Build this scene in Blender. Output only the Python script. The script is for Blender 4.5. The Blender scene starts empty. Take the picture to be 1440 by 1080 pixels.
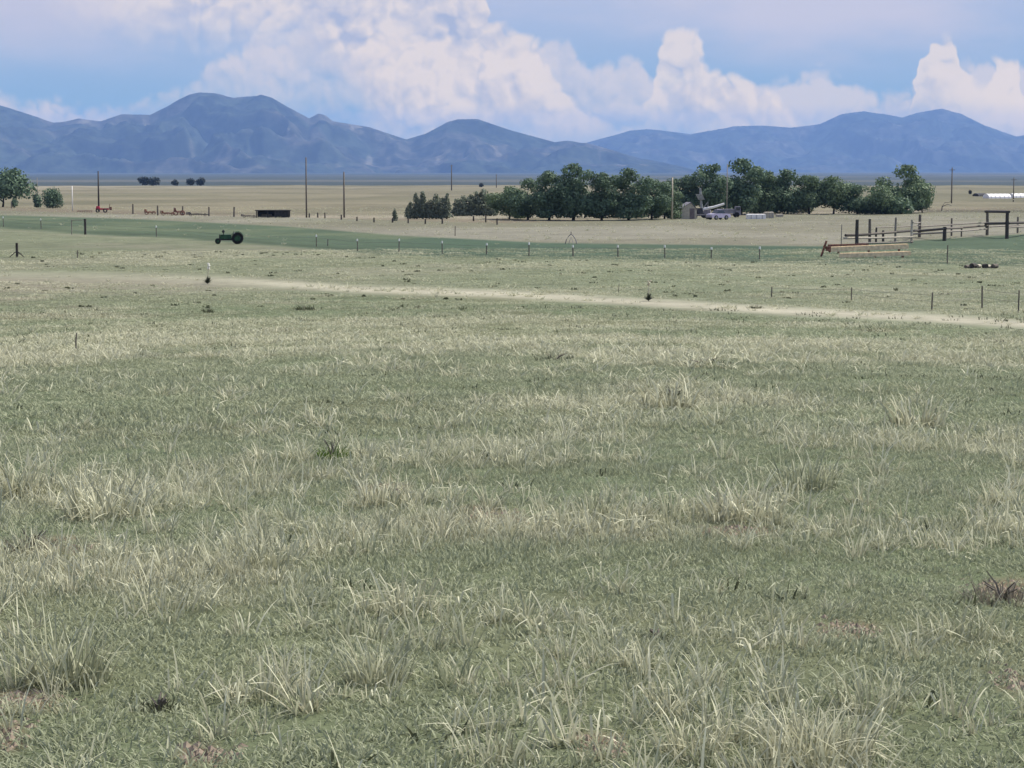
import bpy, math, random
import numpy as np
from mathutils import Vector

R = math.radians
SC = bpy.context.scene
COL = SC.collection
rng = np.random.default_rng(7)
random.seed(7)

# ------------------------------------------------------------------ camera
CAM = Vector((0.0, 0.0, 10.0))
F = 3000.0                                  # focal length in pixels of a 1440 px wide frame
HOR = 238.0                                 # row of the true horizon
PITCH = math.atan((540 - HOR) / F)
cd = bpy.data.cameras.new('camera'); cam = bpy.data.objects.new('camera', cd); COL.objects.link(cam)
cam.location = CAM; cam.rotation_euler = (R(90) - PITCH, 0, 0)
cd.sensor_width = 36; cd.lens = F / 1440 * 36; cd.clip_start = 0.1; cd.clip_end = 120000
SC.camera = cam

# ------------------------------------------------------------------ sun, exposure
SUN_AZ, SUN_EL = 62.0, 52.0                 # degrees to the right of the view direction, above the horizon
SUN_STRENGTH, SUN_ANGLE = 3.2, 9.0
SKY_STRENGTH = 0.11
EXPOSURE = 1.2
HAZE_DENSITY, HAZE_TOP = 4.4e-5, 740.0
HAZE_SEEN = (0.27, 0.42, 0.80)               # what endless haze looks like in the picture (linear)
sd = bpy.data.lights.new('sun', 'SUN'); sun = bpy.data.objects.new('sun', sd); COL.objects.link(sun)
sd.energy = SUN_STRENGTH; sd.angle = R(SUN_ANGLE); sd.color = (1.0, 0.92, 0.80)
sdir = Vector((math.sin(R(SUN_AZ)) * math.cos(R(SUN_EL)), math.cos(R(SUN_AZ)) * math.cos(R(SUN_EL)), math.sin(R(SUN_EL))))
sun.rotation_euler = sdir.to_track_quat('Z', 'Y').to_euler(); sun.location = (0, 0, 60)
SC.view_settings.view_transform = 'Standard'; SC.view_settings.look = 'None'
SC.view_settings.gamma = 1; SC.view_settings.exposure = EXPOSURE; SC.view_settings.use_curve_mapping = False
SC.cycles.volume_bounces = 2; SC.cycles.max_bounces = 6; SC.cycles.diffuse_bounces = 3
SC.cycles.transparent_max_bounces = 8
SC.cycles.use_denoising = True

def s2l(c):
    return tuple(((v / 255) / 12.92 if v <= 10 else (((v / 255) + 0.055) / 1.055) ** 2.4) for v in c)

# ------------------------------------------------------------------ node helpers
class NT:
    def __init__(s, nt): s.nt = nt; s.L = nt.links
    def n(s, t, **k):
        x = s.nt.nodes.new(t)
        for a, b in k.items(): setattr(x, a, b)
        return x
    def put(s, sock, v):
        if isinstance(v, bpy.types.NodeSocket): s.L.new(v, sock)
        elif v is not None: sock.default_value = v
    def m(s, op, a, b=None, c=None, clamp=False):
        x = s.n('ShaderNodeMath', operation=op); x.use_clamp = clamp
        s.put(x.inputs[0], a)
        if b is not None: s.put(x.inputs[1], b)
        if c is not None: s.put(x.inputs[2], c)
        return x.outputs[0]
    def mix(s, f, a, b, blend='MIX'):
        x = s.n('ShaderNodeMix', data_type='RGBA', blend_type=blend)
        s.put(x.inputs[0], f); s.put(x.inputs[6], a); s.put(x.inputs[7], b)
        return x.outputs[2]
    def ss(s, v, lo, hi):
        x = s.n('ShaderNodeMapRange', interpolation_type='SMOOTHSTEP')
        s.put(x.inputs[0], v); s.put(x.inputs[1], lo); s.put(x.inputs[2], hi)
        return x.outputs[0]
    def xyz(s, x=0.0, y=0.0, z=0.0):
        c = s.n('ShaderNodeCombineXYZ'); s.put(c.inputs[0], x); s.put(c.inputs[1], y); s.put(c.inputs[2], z)
        return c.outputs[0]
    def noise(s, vec, scale, detail=3, rough=0.5, dist=0.0, dims='3D'):
        x = s.n('ShaderNodeTexNoise', noise_dimensions=dims); s.put(x.inputs['Vector'], vec)
        x.inputs['Scale'].default_value = scale; x.inputs['Detail'].default_value = detail
        x.inputs['Roughness'].default_value = rough; x.inputs['Distortion'].default_value = dist
        return x
    def vor(s, vec, scale, smooth=False):
        x = s.n('ShaderNodeTexVoronoi', feature='SMOOTH_F1' if smooth else 'F1', voronoi_dimensions='2D'); s.put(x.inputs['Vector'], vec)
        x.inputs['Scale'].default_value = scale
        if smooth: x.inputs['Smoothness'].default_value = 0.3
        return x.outputs['Distance']
    def curve(s, v, pts):
        x = s.n('ShaderNodeFloatCurve'); s.put(x.inputs['Value'], v)
        c = x.mapping.curves[0]
        c.points[0].location = pts[0]; c.points[1].location = pts[-1]
        for p in pts[1:-1]: c.points.new(*p)
        for p in c.points: p.handle_type = 'AUTO'
        x.mapping.update()
        return x.outputs[0]

# ------------------------------------------------------------------ sky (world): Nishita with procedural cumulus
world = bpy.data.worlds.new("World"); SC.world = world; world.use_nodes = True
world.cycles.sampling_method = 'MANUAL'; world.cycles.sample_map_resolution = 256
W = NT(world.node_tree)
for x in list(W.nt.nodes): W.nt.nodes.remove(x)
wo = W.n('ShaderNodeOutputWorld'); bg = W.n('ShaderNodeBackground'); W.L.new(bg.outputs[0], wo.inputs[0])
bg.inputs[1].default_value = SKY_STRENGTH
sky = W.n('ShaderNodeTexSky', sky_type='NISHITA'); sky.sun_disc = False
sky.sun_elevation = R(SUN_EL); sky.sun_rotation = R(SUN_AZ)
sky.altitude = 1900; sky.air_density = 1.0; sky.dust_density = 0.6; sky.ozone_density = 1.5
tc = W.n('ShaderNodeTexCoord'); sep = W.n('ShaderNodeSeparateXYZ'); W.L.new(tc.outputs['Generated'], sep.inputs[0])
az = W.m('ARCTAN2', sep.outputs[0], sep.outputs[1]); el = W.m('ARCSINE', sep.outputs[2])
cu = W.m('MULTIPLY', az, 30.0)               # cloud coordinates: 1 unit = 1/30 rad
cv = W.m('MULTIPLY', el, 30.0)               # photograph x = 720 + 100*cu, y = 238 - 100*cv

def ccol(rgb, k=1.0):                        # colour as seen in the picture -> world colour
    e = 2 ** EXPOSURE
    return tuple(v / (SKY_STRENGTH * e) * k for v in s2l(rgb)) + (1,)

def billow(du=0.0, dv=0.0, seed=0.0, s=1.0):
    u = W.m('ADD', cu, du); v = W.m('ADD', cv, dv)
    p = W.xyz(W.m('ADD', u, seed * 7.0), v, 0)
    w = W.noise(p, 1.3 * s, 3, 0.5, dims='2D')
    o = W.n('ShaderNodeVectorMath', operation='MULTIPLY_ADD')
    W.L.new(w.outputs['Color'], o.inputs[0]); o.inputs[1].default_value = (0.5 / s, 0.5 / s, 0); W.L.new(p, o.inputs[2])
    q = o.outputs[0]
    def dome(d, k): return W.m('SQRT', W.m('MAXIMUM', W.m('SUBTRACT', 1.0, W.m('MULTIPLY', d, d)), 0.02))
    a = dome(W.vor(q, 1.15 * s, True), 1); b = dome(W.vor(q, 2.9 * s, True), 1); c = dome(W.vor(q, 6.0 * s, True), 1)
    t = W.m('MULTIPLY', a, 0.44); t = W.m('MULTIPLY_ADD', b, 0.31, t); t = W.m('MULTIPLY_ADD', c, 0.22, t)
    t = W.m('MULTIPLY_ADD', W.noise(p, 9.0 * s, 4, 0.6, dims='2D').outputs[0], 0.06, t)
    return t

X0, X1 = -300.0, 1740.0
wq = W.noise(W.xyz(cu, cv, 0), 0.9, 3, 0.55, dims='2D').outputs[0]
cn = W.m('MULTIPLY_ADD', cu, 100.0 / (X1 - X0), (720 - X0) / (X1 - X0))
cn = W.m('MULTIPLY_ADD', W.m('SUBTRACT', wq, 0.5), 0.035, cn, clamp=True)
def prof(pts):                                # (photo x, photo y) -> elevation in cloud units
    q = [((x - X0) / (X1 - X0), min(max((300 - y) / 400, 0), 1)) for x, y in pts]
    c = W.curve(cn, q)
    return W.m('MULTIPLY_ADD', c, 4.0, -0.62)

def layer(base, top, bot, bc, amp, seed, s, edge, lit, shade, opac, fade=0.55, embossed=4.5):
    T = prof(top); Bm = prof(bot)
    b0 = billow(0, 0, seed, s); b1 = billow(0.07 / s, 0.16 / s, seed, s)
    big = W.noise(W.xyz(W.m('ADD', cu, seed), cv, 0), 0.55 * s, 3, 0.5, dims='2D').outputs[0]
    h = W.m('SUBTRACT', T, cv)                                 # positive below the cloud top
    h = W.m('MULTIPLY_ADD', W.m('SUBTRACT', b0, 0.84), amp * 2.2, h)
    dens = W.ss(h, 0.0, edge)
    low = W.ss(W.m('MULTIPLY_ADD', W.m('SUBTRACT', b0, 0.84), 1.6, W.m('SUBTRACT', cv, Bm)), -fade, fade)
    mask = W.m('MULTIPLY', W.m('MULTIPLY', dens, low), opac)
    sh = W.m('MULTIPLY', W.m('SUBTRACT', b0, b1), embossed)
    rim = W.ss(h, 1.3, 0.0)
    v = W.m('ADD', W.m('MULTIPLY_ADD', rim, 0.40, sh), bc)
    v = W.m('ADD', v, W.m('MULTIPLY', W.m('SUBTRACT', big, 0.5), 1.6), clamp=True)
    col = W.mix(v, shade, lit)
    return W.mix(mask, base, col)

veil = W.noise(W.xyz(W.m('MULTIPLY', cu, 0.35), cv, 3.0), 0.55, 5, 0.55)
base = sky.outputs[0]
base = W.mix(W.ss(cv, 12.0, 3.5), base, W.mix(W.ss(cv, 0.9, 2.5), ccol((148, 181, 220)), ccol((174, 190, 223))))
base = W.mix(W.m('MULTIPLY', W.ss(veil.outputs[0], 0.40, 0.66), W.ss(cv, 0.9, 2.2)), base, ccol((196, 200, 224)))
base = W.mix(W.m('MULTIPLY', W.m('MULTIPLY', W.ss(cu, -3.6, -6.6), W.ss(cv, 1.3, 2.2)), 0.55), base, ccol((202, 200, 220)))
# far faint bank, then the towers
base = layer(base, [(-300, 60), (0, 130), (75, 150), (102, 143), (130, 155), (250, 130), (380, 55), (520, 45), (700, 60), (790, 62), (815, 92), (850, 88), (880, 84), (915, 110), (1060, 118), (1120, 108), (1160, 100), (1200, 108), (1250, 138), (1290, 100), (1400, 90), (1500, 120), (1740, 80)],
             [(-300, 250), (0, 200), (110, 200), (300, 120), (420, 140), (520, 165), (900, 195), (1200, 190), (1740, 200)],
             0.55, 0.42, 11.0, 1.25, 0.22, ccol((212, 209, 222)), ccol((160, 181, 217)), 0.80, 0.6, 2.0)
base = layer(base, [(-300, 20), (-50, -20), (100, -40), (180, -60), (420, -90), (640, -60), (685, -5), (702, 38), (745, 66), (772, 92), (800, 128), (840, 165), (875, 180), (905, 140), (935, 72), (965, 40), (990, 62), (1018, 106), (1052, 118), (1088, 150), (1130, 185), (1230, 195), (1268, 170), (1284, 62), (1305, 52), (1330, 88), (1360, 128), (1390, 88), (1415, 96), (1450, 165), (1480, 110), (1740, 60)],
             [(-300, 60), (0, -40), (150, 0), (220, 26), (330, 40), (440, 52), (505, 120), (560, 165), (640, 172), (750, 165), (900, 160), (1100, 180), (1280, 140), (1400, 190), (1740, 170)],
             0.70, 0.40, 3.0, 1.0, 0.15, ccol((226, 218, 222)), ccol((172, 184, 215)), 0.86, 0.60, 4.0)
# the air of the haze box dims and veils what lies behind it: give the low sky the brightness it has above that air
trn = W.m('EXPONENT', W.m('DIVIDE', -HAZE_DENSITY * (HAZE_TOP - CAM.z), W.m('MAXIMUM', sep.outputs[2], 0.03)))
air = W.n('ShaderNodeVectorMath', operation='SCALE'); air.inputs[0].default_value = tuple(v / (SKY_STRENGTH * 2 ** EXPOSURE) for v in HAZE_SEEN); W.L.new(W.m('SUBTRACT', 1.0, trn), air.inputs[3])
d1 = W.n('ShaderNodeVectorMath', operation='SUBTRACT'); W.L.new(base, d1.inputs[0]); W.L.new(air.outputs[0], d1.inputs[1])
d2 = W.n('ShaderNodeVectorMath', operation='SCALE'); W.L.new(d1.outputs[0], d2.inputs[0]); W.L.new(W.m('DIVIDE', 1.0, trn), d2.inputs[3])
d3 = W.n('ShaderNodeVectorMath', operation='MAXIMUM'); W.L.new(d2.outputs[0], d3.inputs[0])
low_sky = W.ss(sep.outputs[2], 0.30, 0.12)
W.L.new(W.mix(low_sky, base, d3.outputs[0]), bg.inputs[0])

# ------------------------------------------------------------------ numpy noise
def vnoise(x, y, seed=0):
    xi = np.floor(x).astype(np.int64); yi = np.floor(y).astype(np.int64)
    fx = x - xi; fy = y - yi; fx = fx * fx * (3 - 2 * fx); fy = fy * fy * (3 - 2 * fy)
    def h(a, b):
        n = (a * 374761393 + b * 668265263 + seed * 974634777) & 0xffffffff
        n = ((n ^ (n >> 13)) * 1274126177) & 0xffffffff
        n = (n ^ (n >> 16)) & 0xffffffff
        return n / 4294967295.0
    return (h(xi, yi) * (1 - fx) + h(xi + 1, yi) * fx) * (1 - fy) + (h(xi, yi + 1) * (1 - fx) + h(xi + 1, yi + 1) * fx) * fy
def fbm(x, y, o=4, seed=0):
    s = 0; a = 1; t = 0
    for i in range(o):
        s = s + a * vnoise(x * 2 ** i + 17.3 * i, y * 2 ** i - 9.1 * i, seed + i); t += a; a *= 0.5
    return s / t
def sst(v, a, b):
    t = np.clip((v - a) / (b - a), 0, 1); return t * t * (3 - 2 * t)

# ------------------------------------------------------------------ terrain
PD = np.array([0, 3, 20, 40, 60, 80, 100, 130, 160, 190, 250, 300, 400, 600, 1000, 1500, 1900, 2600, 5000, 10000, 16000, 60000], float)
PZ = np.array([-1.65, -1.78, -2.65, -3.65, -4.65, -5.5, -6.15, -6.6, -6.72, -6.74, -6.85, -7.05, -7.7, -8.85, -10.1, -11.3, -15.5, -19, -22, -24, -25, -60], float)
from numpy import interp
_g = np.concatenate([np.linspace(0, 700, 1401), np.geomspace(702, 60000, 900)])
_z = interp(_g, PD, PZ)
for _ in range(30): _z[1:1400] = (_z[:1399] + _z[1:1400] * 2 + _z[2:1401]) / 4
def ground(x, y):
    x = np.asarray(x, float); y = np.asarray(y, float); r = np.hypot(x, y)
    z = interp(r, _g, _z)
    z = z + (fbm(x / 38, y / 38, 3, 5) - 0.5) * 0.5 * sst(r, 20, 120) * (1 + sst(r, 400, 1500) * 3)
    z = z + (fbm(x / 3.1, y / 3.1, 3, 9) - 0.5) * 0.16 * (1 - sst(r, 100, 200))
    return z + CAM.z
def ray(px, py):
    a = (px - 720) / F; b = (540 - py) / F
    return np.array([a, math.cos(PITCH) + b * math.sin(PITCH), -math.sin(PITCH) + b * math.cos(PITCH)])
_dd = np.geomspace(4, 3000, 2600)
def hit(px, py):                                # point of the ground seen at a photograph pixel
    d = ray(px, py); d = d / d[1]
    X = d[0] * _dd; Z = CAM.z + d[2] * _dd
    g = ground(X, _dd); k = np.argmax(Z <= g)
    if Z[k] > g[k]: k = int(np.argmin(Z - g))
    return Vector((X[k], _dd[k], g[k]))
def at(px, py, depth):
    d = ray(px, py); t = depth / d[1]
    return Vector((d[0] * t, depth, CAM.z + d[2] * t))
def px_of(x, y, z):
    z = z - CAM.z
    dep = y * math.cos(PITCH) - z * math.sin(PITCH); up = y * math.sin(PITCH) + z * math.cos(PITCH)
    dep = np.where(dep < 0.5, np.nan, dep)
    return 720 + F * x / dep, 540 - F * up / dep

ang = np.concatenate([np.arange(-180, -20, 2.5), np.arange(-20, 20, 0.13), np.arange(20, 180, 2.5)])
ang = np.radians(ang)
rad = np.concatenate([[0.0], np.geomspace(1.5, 60, 150), np.geomspace(60, 600, 260)[1:], np.geomspace(600, 28500, 110)[1:]])
A, RR = np.meshgrid(ang, rad, indexing='ij')
GX = RR * np.sin(A); GY = RR * np.cos(A); GZ = ground(GX, GY)
PX, PY = px_of(GX, GY, GZ)
bad = np.isnan(PX) | (np.abs(PX - 720) > 3500)
PXc = np.clip(np.where(bad, 720, PX), -600, 2040)
PYc = np.where(bad, 900 - 640 * sst(RR, 3, 400), PY)
def poly(x, pts):
    p = np.array(pts, float); return interp(x, p[:, 0], p[:, 1])
PATH = [(-300, 384), (200, 389), (350, 396), (500, 407), (700, 413), (900, 425), (1100, 437), (1300, 447), (1440, 456), (1740, 474)]
UP = [(-300, 297), (0, 302), (200, 308), (400, 318), (560, 331), (760, 341), (900, 343), (1150, 346), (1200, 343), (1300, 337), (1440, 329), (1700, 322)]
LO = [(-300, 306), (0, 319), (120, 328), (240, 333), (400, 345), (560, 358), (740, 362), (1000, 364), (1200, 369), (1440, 372), (1740, 374)]
K = 0.43                                        # picture colour -> base colour (scene linear)
def lc(rgb, k=K): return np.array(s2l(rgb)) * k
def mixc(c, m, rgb, k=K):
    m = np.clip(m, 0, 1)[..., None]; return c * (1 - m) + lc(rgb, k) * m
SOIL = [(8, 1040, 36, 26), (840, 1052, 40, 16), (290, 1062, 44, 14), (1200, 886, 44, 12), (705, 728, 70, 16), (1432, 960, 40, 22), (1040, 745, 50, 8), (540, 690, 40, 14), (25, 985, 60, 10), (1420, 830, 60, 16), (90, 770, 70, 12)]
def zones(X, Y, PXc, PYc, r):
    n1 = fbm(X / 9, Y / 9, 4, 21); n2 = fbm(X / 2.3, Y / 2.3, 4, 33); n3 = fbm(X / 60, Y / 60, 4, 44)
    wob = (n2 - 0.5) * 4
    c = np.broadcast_to(lc((128, 143, 108)), X.shape + (3,)).copy()
    c = mixc(c, sst(n1, 0.42, 0.68) * 0.7, (140, 140, 108))
    c = mixc(c, sst(n2, 0.56, 0.78) * 0.5, (132, 122, 98))
    # straw-coloured belt left of the track and the dry band below it
    belt = np.exp(-((PYc - poly(PXc, [(-300, 395), (150, 400), (400, 398), (700, 400)])) / 22) ** 2) * (1 - sst(PXc, 250, 560))
    c = mixc(c, belt * 0.9, (166, 162, 142))
    c = mixc(c, np.exp(-((PYc - 425) / 12) ** 2) * (1 - sst(PXc, 120, 260)) * 0.6 * sst(n1, 0.4, 0.6), (172, 160, 146))
    c = mixc(c, np.exp(-((PYc - 490) / 34) ** 2) * 0.35 * sst(n2, 0.4, 0.6), (150, 150, 120))
    # field between pasture and track
    p = poly(PXc, PATH); u = poly(PXc, UP); lo = poly(PXc, LO)
    mid = sst(PYc, p + 6, p - 2)
    c = mixc(c, mid, (146, 153, 124))
    c = mixc(c, mid * sst(n1, 0.45, 0.65) * 0.6, (166, 165, 142))
    c = mixc(c, mid * sst(n2, 0.52, 0.72) * 0.5, (128, 138, 108))
    c = mixc(c, mid * sst(PXc, 450, 900) * 0.4, (136, 150, 118))
    row = np.exp(-((PYc - poly(PXc, [(900, 398), (1150, 404), (1440, 413)]) + wob) / 3.0) ** 2) * sst(PXc, 1000, 1150)
    c = mixc(c, row * 0.6, (176, 176, 152))
    tr = np.exp(-((PYc - p + wob * 0.5) / np.where(PXc > 900, 6.5, 5.5)) ** 2)
    c = mixc(c, tr * (0.45 + 0.55 * sst(PXc, 150, 500)), (216, 212, 188))
    # green pasture
    past = sst(PYc, lo + 4 + wob, lo - 1 + wob) * sst(PYc, u - 1.5, u + 1.5)
    c = mixc(c, past, (104, 123, 97))
    c = mixc(c, past * sst(PXc, 350, 700) * (1 - sst(PXc, 1180, 1300) * 0.7) * 0.8, (88, 114, 92))
    c = mixc(c, past * sst(fbm(X / 12, Y / 14, 4, 75), 0.48, 0.64) * 0.55, (132, 144, 112))
    c = mixc(c, past * np.exp(-((PYc - lo + 1.5) / 2.5) ** 2) * 0.45, (78, 92, 72))
    # tan strip beyond it
    tan = sst(PYc, u + 1.5, u - 1.5)
    c = mixc(c, tan, (166, 164, 146))
    c = mixc(c, tan * sst(n3, 0.42, 0.6) * 0.6, (146, 148, 122))
    c = mixc(c, tan * sst(fbm(X / 14, Y / 25, 4, 74), 0.48, 0.62) * 0.5, (138, 136, 112))
    fl = poly(PXc, [(-300, 294), (0, 296), (200, 302), (400, 305), (600, 311), (700, 314), (960, 305), (1290, 298), (1700, 294)])
    far = sst(PYc, fl + 1, fl - 1)
    c = mixc(c, far, (162, 156, 130))
    c = mixc(c, far * np.exp(-((PYc - fl + 2) / 3.0) ** 2) * 0.6, (140, 128, 112))
    c = mixc(c, far * sst(fbm(X / 160, Y / 160, 4, 71), 0.45, 0.62) * 0.6, (140, 140, 112))
    c = mixc(c, far * sst(fbm(X / 35, Y / 60, 4, 73), 0.5, 0.62) * 0.5, (128, 126, 102))
    c = mixc(c, far * sst(fbm(X / 400, Y / 120, 3, 81), 0.55, 0.66) * 0.8, (190, 182, 160))
    c = mixc(c, np.exp(-((PYc - 297) / 1.6) ** 2) * sst(PXc, 1280, 1310) * 0.8, (92, 90, 72))
    # valley floor far out, scrub with pale clearings
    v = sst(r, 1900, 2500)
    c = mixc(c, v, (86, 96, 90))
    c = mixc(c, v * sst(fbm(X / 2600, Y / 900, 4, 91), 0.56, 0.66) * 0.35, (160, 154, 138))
    # bare earth
    nearm = sst(PYc, 425, 470) * (1 - bad * 1.0) if X.shape == A.shape else 1.0
    for sx, sy, w, h in SOIL:
        e = ((PXc - sx) / w) ** 2 + ((PYc - sy) / h) ** 2
        c = mixc(c, sst(1.3 - e + (fbm(X / .35, Y / .35, 3, 66) - 0.5) * 3.0, 0, 0.9) * 0.8, (150, 128, 108))
    return c
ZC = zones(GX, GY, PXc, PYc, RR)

def mesh_grid(name, V, ni, nj, wrap=False):
    me = bpy.data.meshes.new(name)
    idx = np.arange(ni * nj).reshape(ni, nj)
    a = idx[:-1, :-1]; b = idx[1:, :-1]; c = idx[1:, 1:]; d = idx[:-1, 1:]
    q = np.stack([a, d, c, b], -1).reshape(-1, 4)
    if wrap:
        a = idx[-1, :-1]; b = idx[0, :-1]; c = idx[0, 1:]; d = idx[-1, 1:]
        q = np.concatenate([q, np.stack([a, d, c, b], -1)])
    me.vertices.add(len(V)); me.vertices.foreach_set('co', V.astype(np.float32).ravel())
    me.loops.add(q.size); me.loops.foreach_set('vertex_index', q.astype(np.int32).ravel())
    me.polygons.add(len(q)); me.polygons.foreach_set('loop_start', np.arange(0, q.size, 4, dtype=np.int32))
    me.update(calc_edges=True); me.validate()
    me.polygons.foreach_set('use_smooth', np.ones(len(me.polygons), bool))
    return me
def add_color(me, name, c):
    at_ = me.attributes.new(name, 'FLOAT_COLOR', 'POINT')
    at_.data.foreach_set('color', np.concatenate([c.reshape(-1, 3), np.ones((c.size // 3, 1))], 1).astype(np.float32).ravel())

def mat(name, rgb=(0.5, 0.5, 0.5), rough=0.85, noise=0.25, scale=3.0, metal=0.0, spec=0.3, bump=0.0, second=None):
    m = bpy.data.materials.new(name); m.use_nodes = True; n = NT(m.node_tree)
    p = m.node_tree.nodes['Principled BSDF']
    t = n.n('ShaderNodeTexCoord').outputs['Object']
    nz = n.noise(t, scale, 5, 0.6).outputs[0]
    a = tuple(v * (1 - noise) for v in rgb) + (1,)
    b = tuple(min(v * (1 + noise), 1) for v in (second or rgb)) + (1,)
    n.put(p.inputs['Base Color'], n.mix(n.ss(nz, 0.32, 0.68), a, b))
    p.inputs['Roughness'].default_value = rough; p.inputs['Metallic'].default_value = metal
    p.inputs['Specular IOR Level'].default_value = spec
    if bump:
        bp = n.n('ShaderNodeBump'); bp.inputs['Strength'].default_value = bump; n.L.new(nz, bp.inputs['Height']); n.L.new(bp.outputs[0], p.inputs['Normal'])
    return m

def mat_ground():
    m = bpy.data.materials.new('meadow_ground'); m.use_nodes = True; n = NT(m.node_tree)
    p = m.node_tree.nodes['Principled BSDF']; p.inputs['Roughness'].default_value = 0.95; p.inputs['Specular IOR Level'].default_value = 0.1
    a = n.n('ShaderNodeAttribute'); a.attribute_name = 'zone'
    t = n.n('ShaderNodeTexCoord').outputs['Object']
    n1 = n.noise(t, 14, 5, 0.65).outputs[0]; n2 = n.noise(t, 1.6, 5, 0.6).outputs[0]; n3 = n.noise(t, 0.16, 5, 0.6).outputs[0]; n4 = n.noise(t, 0.012, 4, 0.6).outputs[0]
    n5 = n.noise(t, 0.55, 5, 0.7).outputs[0]
    v = n.m('MULTIPLY_ADD', n1, 0.5, -0.55); v = n.m('MULTIPLY_ADD', n2, 0.75, v); v = n.m('MULTIPLY_ADD', n5, 0.75, v); v = n.m('MULTIPLY_ADD', n3, 0.65, v); v = n.m('MULTIPLY_ADD', n4, 0.45, v)
    v = n.m('MAXIMUM', v, 0.3)
    c = n.mix(1.0, a.outputs['Color'], n.xyz(v, v, v), 'MULTIPLY')
    n.put(p.inputs['Base Color'], c)
    b = n.n('ShaderNodeBump'); b.inputs['Strength'].default_value = 0.6; b.inputs['Distance'].default_value = 0.04
    n.L.new(n1, b.inputs['Height']); n.L.new(b.outputs[0], p.inputs['Normal'])
    return m
gm = mesh_grid('ground', np.stack([GX, GY, GZ], -1).reshape(-1, 3), len(ang), len(rad), wrap=True)
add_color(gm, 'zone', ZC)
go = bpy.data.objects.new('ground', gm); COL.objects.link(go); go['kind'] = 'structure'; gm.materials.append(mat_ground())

# ------------------------------------------------------------------ mountains
def range_mesh(name, crest, D0, D1, D2, xa, xb, seed, colors):
    nu, nv = 800, 170
    px = np.linspace(xa, xb, nu); s = np.linspace(0, 1, nv)
    azm = np.arctan((px - 720) / F)
    H = (HOR - interp(px, *np.array(crest, float).T)) / F * D1 + 60
    S, PXm = np.meshgrid(s, px); Hm = np.broadcast_to(H[:, None], S.shape)
    front = np.clip(S / 0.72, 0, 1); back = np.clip((1 - S) / 0.28, 0, 1)
    D = np.where(S < 0.72, D0 + (D1 - D0) * front, D1 + (D2 - D1) * (1 - back))
    X = D * np.tan(azm)[:, None]; Y = D * np.ones_like(X)
    k = 1400.0
    w = fbm(X / 900, Y / 900, 3, seed + 7) * 1.3
    rid = 1 - np.abs(2 * fbm(X / k + w, Y / (k * 1.7) + w, 5, seed) - 1) * 2.0
    gul = 1 - np.abs(2 * fbm(X / 420 + w, Y / 900, 5, seed + 3) - 1) * 2
    shape = np.where(S < 0.72, front ** 1.45, back ** 0.8)
    env = front * (1 - front) * 4
    Z = Hm * shape + env ** .7 * (Hm * 0.48 * (rid - 0.42) + 65 * (gul - 0.5)) + 20 * (fbm(X / 200, Y / 200, 4, seed + 5) - 0.5) * np.clip(front * 3, 0, 1)
    foot = 110 * (fbm(X / 1500, Y / 1500, 3, seed + 12) - 0.45) * np.clip(front * 5, 0, 1) * (1 - front) ** 2
    Z = Z + foot
    lim = Hm * (D / D1)                          # nothing in front may stand above the crest line as seen
    Z = np.minimum(Z, lim + 2) - 60 - 4 + CAM.z
    me = mesh_grid(name, np.stack([X, Y, Z], -1).reshape(-1, 3), nu, nv)
    n = fbm(X / 700, Y / 500, 5, seed + 30); n2 = fbm(X / 130, Y / 300, 4, seed + 40)
    c = np.broadcast_to(np.array(colors[0]), X.shape + (3,)).copy()
    def mx(c, m, q): m = np.clip(m, 0, 1)[..., None]; return c * (1 - m) + np.array(q) * m
    c = mx(c, sst(n, 0.45, 0.62) * 0.8, colors[1])
    c = mx(c, sst(n * 0.35 + n2 * 0.65, 0.64, 0.70) * sst(front, 0.12, 0.3) * 0.25, colors[2])
    c = mx(c, sst(fbm(X / 90, Y / 200, 3, seed + 60), .5, .62) * .7, np.array(colors[0]) * .4)
    add_color(me, 'zone', c)
    m = bpy.data.materials.new(name + '_slope'); m.use_nodes = True; nn = NT(m.node_tree)
    p = m.node_tree.nodes['Principled BSDF']; p.inputs['Roughness'].default_value = 1; p.inputs['Specular IOR Level'].default_value = 0.0
    a = nn.n('ShaderNodeAttribute'); a.attribute_name = 'zone'
    t = nn.n('ShaderNodeTexCoord').outputs['Object']; z = nn.noise(t, 0.012, 6, 0.7).outputs[0]
    v = nn.m('MULTIPLY_ADD', z, 3.2, -0.6); v = nn.m('MAXIMUM', v, .15)
    nn.put(p.inputs['Base Color'], nn.mix(1.0, a.outputs['Color'], nn.xyz(v, v, v), 'MULTIPLY'))
    me.materials.append(m)
    o = bpy.data.objects.new(name, me); COL.objects.link(o); o['kind'] = 'structure'
    return o
LEFT = [(-700, 190), (-400, 160), (-200, 138), (-60, 140), (0, 146), (35, 158), (80, 172), (115, 166), (145, 170), (175, 161), (215, 162), (240, 150), (255, 141), (270, 134), (285, 131), (305, 132), (330, 137), (370, 134), (385, 138), (405, 150), (437, 167), (450, 160), (460, 163), (470, 171), (495, 175), (520, 179), (545, 187), (572, 196), (600, 188), (630, 172), (645, 168), (672, 168), (690, 174), (720, 184), (780, 200), (795, 198), (822, 200), (860, 211), (900, 222), (950, 232), (1000, 244), (1100, 262)]
RIGHT = [(560, 262), (640, 246), (700, 232), (780, 212), (830, 199), (865, 190), (885, 184), (910, 182), (930, 184), (970, 189), (1010, 181), (1030, 178), (1070, 177), (1110, 180), (1150, 175), (1180, 161), (1210, 157), (1235, 160), (1265, 166), (1285, 159), (1320, 153), (1345, 160), (1380, 177), (1425, 192), (1445, 188), (1520, 196), (1640, 176), (1800, 190), (2000, 210), (2300, 235)]
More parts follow.
